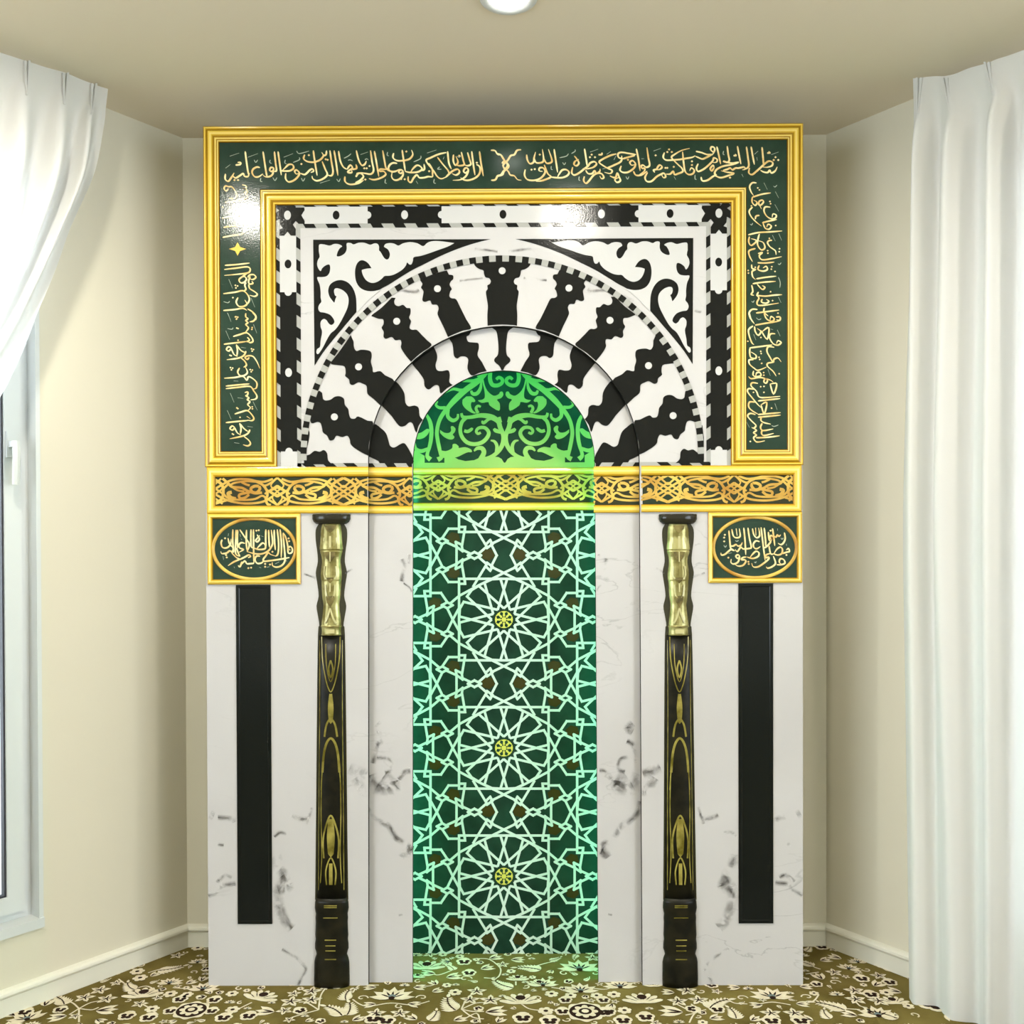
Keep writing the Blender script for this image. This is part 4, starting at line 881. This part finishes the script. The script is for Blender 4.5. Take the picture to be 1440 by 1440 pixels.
# ---------------------------------------------- smoky veins in the marble print
C6 = (280, 1040, 3.6); C4 = (280, 700, 4.0)
VE = [('380,492 410,470 442,478', 16, C6, 0), ('388,585 400,640 432,700 400,770 408,850 440,920 472,955', 44, C6, 0), ('420,690 455,745 400,765', 40, C6, 0), ('420,1062 462,1085 500,1110 540,1160 520,1205 500,1244', 16, C6, 0), ('55,378 75,388', 34, C6, 0), ('95,395 165,400 180,418', 22, C6, 0), ('90,725 130,690 165,700', 18, C6, 0), ('48,792 90,768 110,740', 20, C6, 0), ('120,735 185,728', 22, C6, 0), ('470,385 500,398 555,402', 20, C6, 0), ('545,430 572,345', 14, C6, 0), ('95,530 125,535', 14, C6, 0),
      ('760,145 800,160 850,175', 44, C6, 0), ('790,195 830,260 855,255', 40, C6, 0), ('590,428 625,440 655,452', 12, C4, 0), ('820,425 862,400', 12, C4, 0),
      ('880,120 900,30 930,10', 22, C6, 1), ('900,90 960,100 975,150 940,165', 18, C6, 1), ('865,180 900,240 985,238 930,190', 60, C6, 1), ('1010,200 1040,165 1070,160', 22, C6, 1), ('862,315 880,375 920,415 960,440 1000,500 1050,530 1078,560', 26, C6, 1), ('1030,600 1060,560 1078,570', 40, C6, 1), ('1010,890 1030,885', 10, C6, 1), ('1140,345 1152,380 1140,470', 22, C4, 1), ('1185,320 1180,370', 14, C4, 1), ('1150,480 1185,505 1195,530', 10, C4, 1), ('1000,1270 1030,1300 1000,1320', 34, C4, 1),
      ('470,470 520,450 565,438', 20, SP, 0), ('1075,322 1140,315 1235,303', 16, SP, 0), ('1180,98 1260,108 1340,118', 18, SP, 0), ('640,390 760,400 790,385', 22, SP, 0), ('0,555 45,540', 18, SP, 0)]
for layer, par, Y in ((0, front, 0), (1, inner, YI)):
    mb = MB()
    for t, wd_, c, ly in VE:
        if ly != layer: continue
        for mir in (1, -1):
            pl = plane(Y, 0.0004, mir); ribbon(mb, tr(pp(t), c), 1.5*wd_/c[2], pl, 0, 5)
    o = mb.build('marble_vein', 'marble_vein', par); o['kind'] = 'stuff'

# ================================================================== carpet pattern, woven flat into the floor
def FL(x, y): return onZ(x, y, 0.0)
CAR = [MB(), MB(), MB()]                      # cream, brown, blue-grey
CC = [0]
def fpoly(pts, mi, lay):
    CC[0] += 1; z = 0.0010 + lay*0.0005 + (CC[0] % 15)*2.0e-5
    pts = [(x, y) for x, y in pts]
    CAR[mi].face([(x, y, z) for x, y in pts])
def petal(c, a, l, w, mi, lay, point=0.0):    # pointed petal from c in direction a
    q = []
    for t, k in ((0, 0.15), (0.25, 0.75), (0.5, 1.0), (0.75, 0.8), (0.92, 0.35 if point else 0.6)):
        q.append((t*l, k*w/2))
    q = q + [(l*(1.0+0.1*point), 0)] + [(t, -k) for t, k in reversed(q)]
    ca, sa = math.cos(a), math.sin(a)
    fpoly([(c[0]+t*ca-k*sa, c[1]+t*sa+k*ca) for t, k in q], mi, lay)
def fdisc(c, r, mi, lay, n=12, lob=0, dep=0.15):
    fpoly([(c[0]+r*(1+dep*math.cos(lob*2*PI*k/n))*math.cos(2*PI*k/n), c[1]+r*(1+dep*math.cos(lob*2*PI*k/n))*math.sin(2*PI*k/n)) for k in range(n)], mi, lay)
def vine(pts, w=0.0045, mi=0, lay=0):
    p = crom(pts, 5); L_, R_ = strip2d(p, w)
    for i in range(len(p)-1): fpoly([L_[i], L_[i+1], R_[i+1], R_[i]], mi, lay)
def daisy(c, r, n=6, a0=0.3):
    for k in range(n): petal(c, a0+2*PI*k/n, r, r*0.85, 0, 1)
    fdisc(c, r*0.26, 1, 2, 8)
def starfl(c, r, a0=0.5):
    for k in range(5):
        petal(c, a0+2*PI*k/5, r, r*0.55, 0, 1, 1); petal(c, a0+2*PI*k/5, r*0.62, r*0.16, 1, 2, 1)
    fdisc(c, r*0.15, 1, 2, 6)
def pansy(c, r, a0=PI/2):
    for k, f in ((0, 1.1), (1, 0.9), (2, 0.9), (3, 0.8), (4, 0.8)):
        a = a0+2*PI*k/5; p = (c[0]+r*0.5*math.cos(a), c[1]+r*0.5*math.sin(a)); fdisc(p, r*0.55*f, 0, 1, 10)
        if k > 0: fdisc((c[0]+r*0.42*math.cos(a), c[1]+r*0.42*math.sin(a)), r*0.27, 1, 2, 8)
def rosette_c(c, r):
    fdisc(c, r, 0, 1, 64, 8, 0.07); fdisc(c, r*0.72, 1, 2, 32); 
    for k in range(8): petal(c, 2*PI*k/8, r*0.68, r*0.40, 0, 3)
    fdisc(c, r*0.30, 1, 4, 16); fdisc(c, r*0.17, 0, 5, 10)
def lotus(c, r, a0=PI/2):
    for d, l in ((-1.45, 0.95), (1.45, 0.95), (-0.95, 1.0), (0.95, 1.0), (-0.48, 0.95), (0.48, 0.95), (0, 1.0)):
        petal(c, a0+d, r*l, r*0.42, 0, 1, 1)
    for d in (-0.95, -0.48, 0, 0.48, 0.95): petal((c[0]+0.12*r*math.cos(a0+d), c[1]+0.12*r*math.sin(a0+d)), a0+d, r*0.5, r*0.10, 1, 2, 1)
    fdisc((c[0]+0.16*r*math.cos(a0), c[1]+0.16*r*math.sin(a0)), r*0.15, 2, 3, 10); fdisc(c, r*0.13, 1, 3, 8)
def palmette(c, r, a0=PI/2):
    for d in (-1.25, -0.8, -0.4, 0, 0.4, 0.8, 1.25): petal(c, a0+d, r, r*0.34, 0, 1, 0)
    for d in (-1.0, -0.6, -0.2, 0.2, 0.6, 1.0): petal((c[0]+0.3*r*math.cos(a0+d), c[1]+0.3*r*math.sin(a0+d)), a0+d, r*0.45, r*0.05, 1, 2, 1)
    fdisc((c[0]+0.55*r*math.cos(a0), c[1]+0.55*r*math.sin(a0)), r*0.2, 1, 3, 10)
def bud(c, r, a0):
    for d in (-0.45, 0, 0.45): petal(c, a0+d, r, r*0.42, 0, 1, 1)
    petal(c, a0-0.2, r*0.7, r*0.13, 1, 2, 1); petal(c, a0+0.25, r*0.7, r*0.13, 1, 2, 1)
def fern(c, r, a0, bend=0.6):
    n = 7; p = Vector((c[0], c[1])); a = a0
    sp = []
    for k in range(n):
        sp.append((p.x, p.y)); l = r*0.46*(1-0.09*k)
        petal(p, a+0.85, l, l*0.42, 0, 1, 1); petal(p, a-0.85, l, l*0.42, 0, 1, 1)
        p = p + Vector((math.cos(a), math.sin(a)))*r/n; a += bend/n
    petal(p, a, r*0.3, r*0.14, 0, 1, 1)
    vine(sp+[(p.x, p.y)], r*0.045, 1, 3)
def curl(c, r, a0, sgn=1):
    vine([(c[0]+r*(1-t/14)*math.cos(a0+sgn*t*0.45), c[1]+r*(1-t/14)*math.sin(a0+sgn*t*0.45)) for t in range(13)], 0.0042)
USED = []
def spot(k, t):
    ox, oy, sc = k; 
    for q in t.split(';'):
        a = q.split()
        if not a: continue
        x, y = (float(v) for v in a[1].split(',')); p = FL(ox+x/sc, oy+y/sc); r = float(a[2])/1000; rot = math.radians(float(a[3])) if len(a) > 3 else PI/2
        c = (p.x, p.y); ext = {'F': 0.45, 'G': 0.45, 'B': 0.5, 'L': 0.45, 'A': 0.45}.get(a[0], 0)
        USED.append((c[0]+r*ext*math.cos(rot), c[1]+r*ext*math.sin(rot), r*(0.65 if ext else 0.95)))
        {'R': lambda: rosette_c(c, r), 'D': lambda: daisy(c, r), 'P': lambda: pansy(c, r, rot), 'S': lambda: starfl(c, r, rot), 'L': lambda: lotus(c, r, rot), 'A': lambda: palmette(c, r, rot), 'B': lambda: bud(c, r, rot), 'F': lambda: fern(c, r, rot), 'G': lambda: fern(c, r, rot, -0.8), 'C': lambda: curl(c, r, rot), 'K': lambda: curl(c, r, rot, -1)}[a[0]]()
def vines(k, t):
    ox, oy, sc = k
    for q in t.split(';'):
        pts = []
        for u in q.split():
            x, y = (float(v) for v in u.split(',')); p = FL(ox+x/sc, oy+y/sc); pts.append((p.x, p.y))
        if len(pts) > 1: vine(pts)
KA, KB, KC = (0, 1240, 2.88), (480, 1320, 3.79), (840, 1320, 3.79)
spot(KA, 'R 775,522 48;D 690,456 20;D 758,459 18;D 616,517 20;D 940,455 18;D 942,520 20;P 515,545 24;P 602,552 24;P 906,552 24;P 1008,545 24;P 730,478 22 90;P 868,480 22;S 405,440 27;S 343,471 27;S 432,476 27;B 270,545 45 200;B 390,525 52 10;L 685,415 38;A 572,470 60 100;G 545,440 60 150;F 260,500 66 120;A 1040,480 58 70;S 1178,487 30;S 1262,446 28;S 1262,480 28;F 1385,545 75 120;B 1110,530 50 170;F 640,362 70 10;L 800,330 30;L 820,440 46 90;B 610,385 30 60;B 815,405 32 90;P 690,525 20;P 858,525 20;L 110,560 50 130;B 60,545 40 150;B 180,505 40 100;P 245,520 20;S 1190,455 20;B 330,575 40 260;B 390,560 30 330;P 100,530 24')
vines(KA, '320,515 290,490 240,480;320,515 370,490 440,480;320,515 320,570;320,515 280,540;320,515 370,520 400,510;570,495 600,510 640,540;650,455 600,425 560,430;700,430 760,435 800,432;1020,490 960,520 930,540;1290,520 1200,545 1160,560;1290,520 1240,490 1210,490;1330,420 1300,460 1290,520;480,395 540,440;690,350 650,355 600,370')
spot(KB, 'L 268,320 62;B 185,262 34 180;B 385,262 34 0;B 185,352 34 190;B 355,350 34 -10;C 110,318 17 0;K 430,316 17 180;G 610,385 80 130;F 470,440 55 60;S 722,283 27;S 685,328 27;S 795,330 30;B 770,395 55 10;B 600,440 34 30;A 955,350 62;D 1120,297 20;D 1090,388 22;D 1222,306 18;D 1360,306 18;R 1300,392 52;P 968,425 28;P 1112,440 28;L 1276,285 50;P 1195,330 20;P 1398,330 20;P 1180,390 22;P 1425,392 22;A 1055,250 36 90;P 240,440 26;P 170,430 26;S 185,400 26;S 312,400 26;B 60,440 34 40;B 400,435 34 140;F 30,410 70 80;G 25,330 60 110;B 830,450 30 60;A 450,165 60;A 400,210 26 80;P 655,125 24;P 682,185 22;L 1270,168 64;A 940,225 36;G 915,265 70 160;L 1075,252 44;B 745,165 40 30;B 500,190 40 170;B 560,210 44 20;F 600,170 40 110;S 860,140 20;F 1060,170 70 150;B 905,115 40 0;F 1110,120 40 20;C 660,215 20 0;K 1045,320 17 180;C 1190,185 16 90;K 1350,185 16 90;B 790,110 40 30;S 1340,105 24;L 575,125 30 200')
vines(KB, '60,325 100,352 150,362 262,345 380,355 470,335;200,250 100,250 60,290;400,250 460,255 500,245;640,378 720,345 800,345;640,378 700,420 760,430;640,378 700,390 760,390;640,378 660,340 690,330;960,350 1000,375 1060,385;590,170 520,195 480,185 430,170;700,110 780,110 830,140 850,170 830,210 760,210;1000,160 1080,135 1150,120;1120,262 1200,270 1260,265;1330,265 1400,272 1440,262;930,250 930,230;640,440 720,400 740,450')
spot(KC, 'L 122,262 48;A 245,345 60;D 88,300 20;D 145,385 20;P 138,438 26;P 258,420 26;S 478,280 28;S 430,336 28;S 540,330 28;B 410,290 34 170;B 455,395 60 170;B 600,430 36 20;L 935,318 60;G 600,375 80 60;F 740,430 60 80;B 760,262 34 180;B 1080,258 34 0;B 880,355 34 185;B 1060,350 34 -5;C 770,318 17 0;K 1120,312 17 180;S 925,400 28;S 1050,400 28;P 930,440 26;P 1085,440 26;B 820,440 34 40;B 1150,440 34 140;S 1370,280 28;S 1378,326 28;F 1320,385 80 130;G 1240,430 50 110;B 1385,415 40 150;F 1150,150 55 120;S 1262,182 24;B 1190,120 34 20;L 1340,165 36 60;C 1265,235 18 0;B 1200,220 40 100;P 1410,215 24;P 1170,245 18;A 300,258 28;P 40,395 26;B 80,350 30 250;P 640,380 22;L 1390,130 30;F 1110,70 40 40;P 1195,45 24;B 1300,110 40 140;B 1425,60 34 120;S 1500,335 28;L 1500,415 52;F 1600,430 70 130;B 1475,255 40 40;P 1460,300 24;A 1590,350 46;D 1540,290 20;S 1500,200 24;P 1560,235 22;B 1620,290 40 150;D 1450,395 18')
vines(KC, '520,400 440,360 420,350;520,400 470,410;520,400 520,370 500,350;580,380 520,400 490,450;690,320 730,345 800,350;840,355 930,340 1030,355;1080,352 1150,335 1180,300;1110,120 1150,150 1190,165;1180,180 1110,190;1240,390 1290,375 1400,380;1370,330 1400,360 1440,370')
used = list(USED)                             # smaller sprigs between the big flowers, and the pattern carried on to the sides
rnd = random.Random(3)
for it in range(6000):
    x, y = rnd.uniform(-1.75, 1.75), rnd.uniform(-0.75, 0.27); big = y < -0.27 or abs(x) > 1.05
    r = rnd.choice((0.018, 0.024, 0.034, 0.05)) if big else rnd.choice((0.012, 0.016, 0.022))
    if any((x-a)**2+(y-b_)**2 < (r*0.8+c)**2 for a, b_, c in used): continue
    used.append((x, y, r)); k = rnd.randrange(7); a = rnd.uniform(0, 2*PI)
    if k == 0: daisy((x, y), r*0.9)
    elif k == 1: starfl((x, y), r, a)
    elif k == 2: bud((x-r*0.5*math.cos(a), y-r*0.5*math.sin(a)), r*1.4, a)
    elif k == 3: curl((x, y), r*0.8, a)
    elif k == 4: pansy((x, y), r*0.9, a)
    elif k == 5: fern((x-r*0.7*math.cos(a), y-r*0.7*math.sin(a)), r*1.5, a)
    else: lotus((x, y-r*0.3), r, PI/2)
for i, (nm, mt) in enumerate((('carpet_flowers', 'carpet_cream'), ('carpet_flower_hearts', 'carpet_brown'), ('carpet_flower_centres', 'carpet_blue'))):
    o = CAR[i].build(nm, mt, floor, merge=False); o['kind'] = 'stuff'

# ================================================================== curtains
def loft(name, keys, mat_, W, stand, parent, nu=6, nv=10, ends=(0, 0)):
    """surface through key lines; every key: list of (x, y, offset) pixel points on the curtain's own vertical plane, offset in metres toward the room"""
    p0 = W.p(0, stand, 0); rows = []
    m_ = max(len(k) for k in keys)
    for k in keys:
        c = crom([(x, y, o) for x, y, o in k], nv); line = []
        for x, y, o in c:
            p = onP(x, y, p0, W.n); line.append(tuple(p + W.n*o))
        rows.append(line)
    n = len(rows[0]); cols = []
    for j in range(n): cols.append(crom([r[j] for r in rows], nu))
    mb = MB()
    for j in range(n-1):
        for i in range(len(cols[0])-1):
            mb.face([cols[j][i], cols[j][i+1], cols[j+1][i+1], cols[j+1][i]])
    o = mb.build(name, mat_, parent, smooth=True)
    return o
def pinch(W, stand, parent, x0, y0, x1, y1):
    p0 = W.p(0, stand, 0)
    for d in (-1, 1):
        a = onP(x0+d*4.5, y0, p0, W.n); b_ = onP(x0+d*1.5, y0, p0, W.n); c = onP(x1+d*1.2, y1, p0, W.n); e_ = onP(x1, y1, p0, W.n)
        mb = MB(); n = W.n
        k_ = 0.007; mb.face([a, a+n*k_, c+n*0.024, c]); mb.face([a+n*k_, b_+n*k_, e_+n*0.024, c+n*0.024]); mb.face([b_, b_+n*k_, e_+n*0.024, e_]); mb.face([a, b_, b_+n*k_, a+n*k_])
        mb.build('pinch_pleat', 'curtain_white', parent)
ST_ = 0.12
cl = empty('curtain'); tag(cl, 'white pinch-pleat curtain swept aside beside the bare casement window', 'curtain', 'window curtains')
K = lambda t: [tuple(float(v) for v in q.split(',')) for q in t.split()]
lk = [K('152,125,0 149,150,0 146,178,0 131,245,.005 100,318,.0 76,385,0 45,455,0 5,530,0 -60,620,0'), K('142,122,0 141,148,-.005 138,175,-.01 120,252,-.012 86,325,-.01 58,395,-.01 24,465,0 -22,545,0 -85,630,0'),
      K('131,118,0 127,143,.005 122,166,.02 106,245,.045 72,330,.045 38,405,.04 2,478,.03 -50,560,.02 -110,640,.02'), K('115,112,0 113,140,-.004 110,166,-.012 92,250,-.02 58,335,-.015 22,412,-.01 -20,490,0 -75,570,0 -130,655,0'),
      K('91,102,0 88,128,.005 84,152,.02 70,240,.05 40,330,.05 6,415,.045 -40,500,.03 -100,580,.02 -155,665,.02'), K('66,95,0 64,124,-.004 62,152,-.012 46,245,-.02 16,340,-.015 -18,425,-.01 -65,510,0 -125,590,0 -180,675,0'),
      K('38,86,0 35,112,.005 31,138,.02 18,235,.05 -6,330,.05 -40,430,.045 -90,520,.03 -150,600,.02 -205,685,.02'), K('10,77,0 8,108,-.004 5,140,-.012 -10,240,-.02 -34,345,-.015 -65,440,-.01 -115,530,0 -175,610,0 -230,695,0'),
      K('-20,67,0 -22,95,.005 -26,124,.02 -40,230,.05 -60,340,.05 -92,450,.045 -140,540,.03 -200,620,.02 -255,705,.02'), K('-50,57,0 -52,90,-.004 -55,126,-.012 -70,235,-.02 -90,350,-.015 -122,460,-.01 -170,550,0 -225,630,0 -280,715,0'), K('-80,47,0 -82,80,0 -86,120,.02 -98,230,.05 -120,350,.05 -150,470,.03 -195,560,.02 -250,640,.02 -300,725,.02')]
for i_, k_ in enumerate(lk):                  # gathered into the tie-back, then falling to the carpet
    o_ = 0.02 if i_ % 2 == 0 else -0.012; k_ += [(-250-6*i_, 790, o_), (-254-13*i_, 1120, o_), (-254-15*i_, 1560, o_)]
loft('cloth', lk, 'curtain_white', WL, ST_, cl)
mb = MB(); mb.tube([onP(-246+(-70)*t/12.0, 786+8*math.sin(PI*t/12), WL.p(0, ST_, 0), WL.n) + WL.n*(0.030*math.sin(PI*t/12)+0.012) for t in range(13)], 0.014, 8); mb.build('tie_back', 'curtain_white', cl, smooth=True)
for x0, y0, x1, y1 in ((131, 118, 123, 164), (91, 103, 85, 150), (37, 86, 32, 137)): pinch(WL, ST_, cl, x0, y0, x1, y1)
hem = [K('150,160,-.012 142,192,-.012 128,258,-.012 104,315,-.012 80,372,-.012 56,440,-.012 30,505,-.012 -5,572,-.012 -60,650,-.012'), K('138,170,-.02 128,215,-.02 100,290,-.02 70,350,-.02 44,400,-.02 14,470,-.02 -20,530,-.02 -60,590,-.02 -120,660,-.02'), K('118,175,-.03 105,225,-.03 70,310,-.03 40,370,-.03 10,430,-.03 -30,500,-.03 -70,560,-.03 -110,620,-.03 -160,680,-.03')]
loft('sheer_lining', hem, 'curtain_sheer', WL, ST_-0.005, cl)
crt = empty('curtain'); tag(crt, 'long white pinch-pleat curtain hanging closed down to the carpet', 'curtain', 'window curtains')
def col_(xt, xp, xm, xb, o, yt, yp):
    return [(xt, yt, 0), ((xt+xp)/2, (yt+yp)/2, 0.3*max(o, -.005)), (xp, yp, 0.5*o), (xp+(xm-xp)*0.12, yp+60, o), (xp+(xm-xp)*0.45, 420, o), (xm, 720, o*0.9), (xm+(xb-xm)*0.35, 980, o*0.75), (xm+(xb-xm)*0.7, 1220, o*0.6), (xb, 1432 if xb < 1330 else 1432+(xb-1330)*0.25, o*0.6)]
rk = [col_(1284, 1285, 1270, 1279, 0, 110, 168), col_(1291, 1290, 1277, 1284, .02, 110, 166), col_(1297, 1297, 1289, 1293, .045, 109, 164), col_(1304, 1306, 1298, 1304, .02, 108, 166), col_(1316, 1318, 1308, 1316, -.015, 107, 168),
      col_(1328, 1330, 1318, 1330, .02, 107, 165), col_(1334, 1343, 1328, 1345, .05, 106, 164), col_(1345, 1354, 1344, 1358, .025, 103, 164), col_(1362, 1372, 1364, 1372, -.012, 96, 160), col_(1380, 1390, 1382, 1384, .015, 91, 152), col_(1390, 1404, 1396, 1396, .05, 88, 140), col_(1402, 1414, 1408, 1404, .02, 83, 142), col_(1418, 1428, 1422, 1420, -.02, 78, 140), col_(1440, 1446, 1446, 1446, .03, 70, 134), col_(1458, 1464, 1464, 1464, .05, 63, 128), col_(1480, 1486, 1486, 1486, -.02, 55, 124), col_(1510, 1516, 1512, 1512, .05, 45, 116), col_(1540, 1546, 1540, 1540, -.02, 35, 110), col_(1575, 1580, 1575, 1575, .05, 24, 100)]
loft('cloth', rk, 'curtain_white', WR, ST_, crt)
for x0, y0, x1, y1 in ((1294, 110, 1297, 164), (1330, 110, 1343, 163), (1389, 88, 1403, 138)): pinch(WR, ST_, crt, x0, y0, x1, y1)
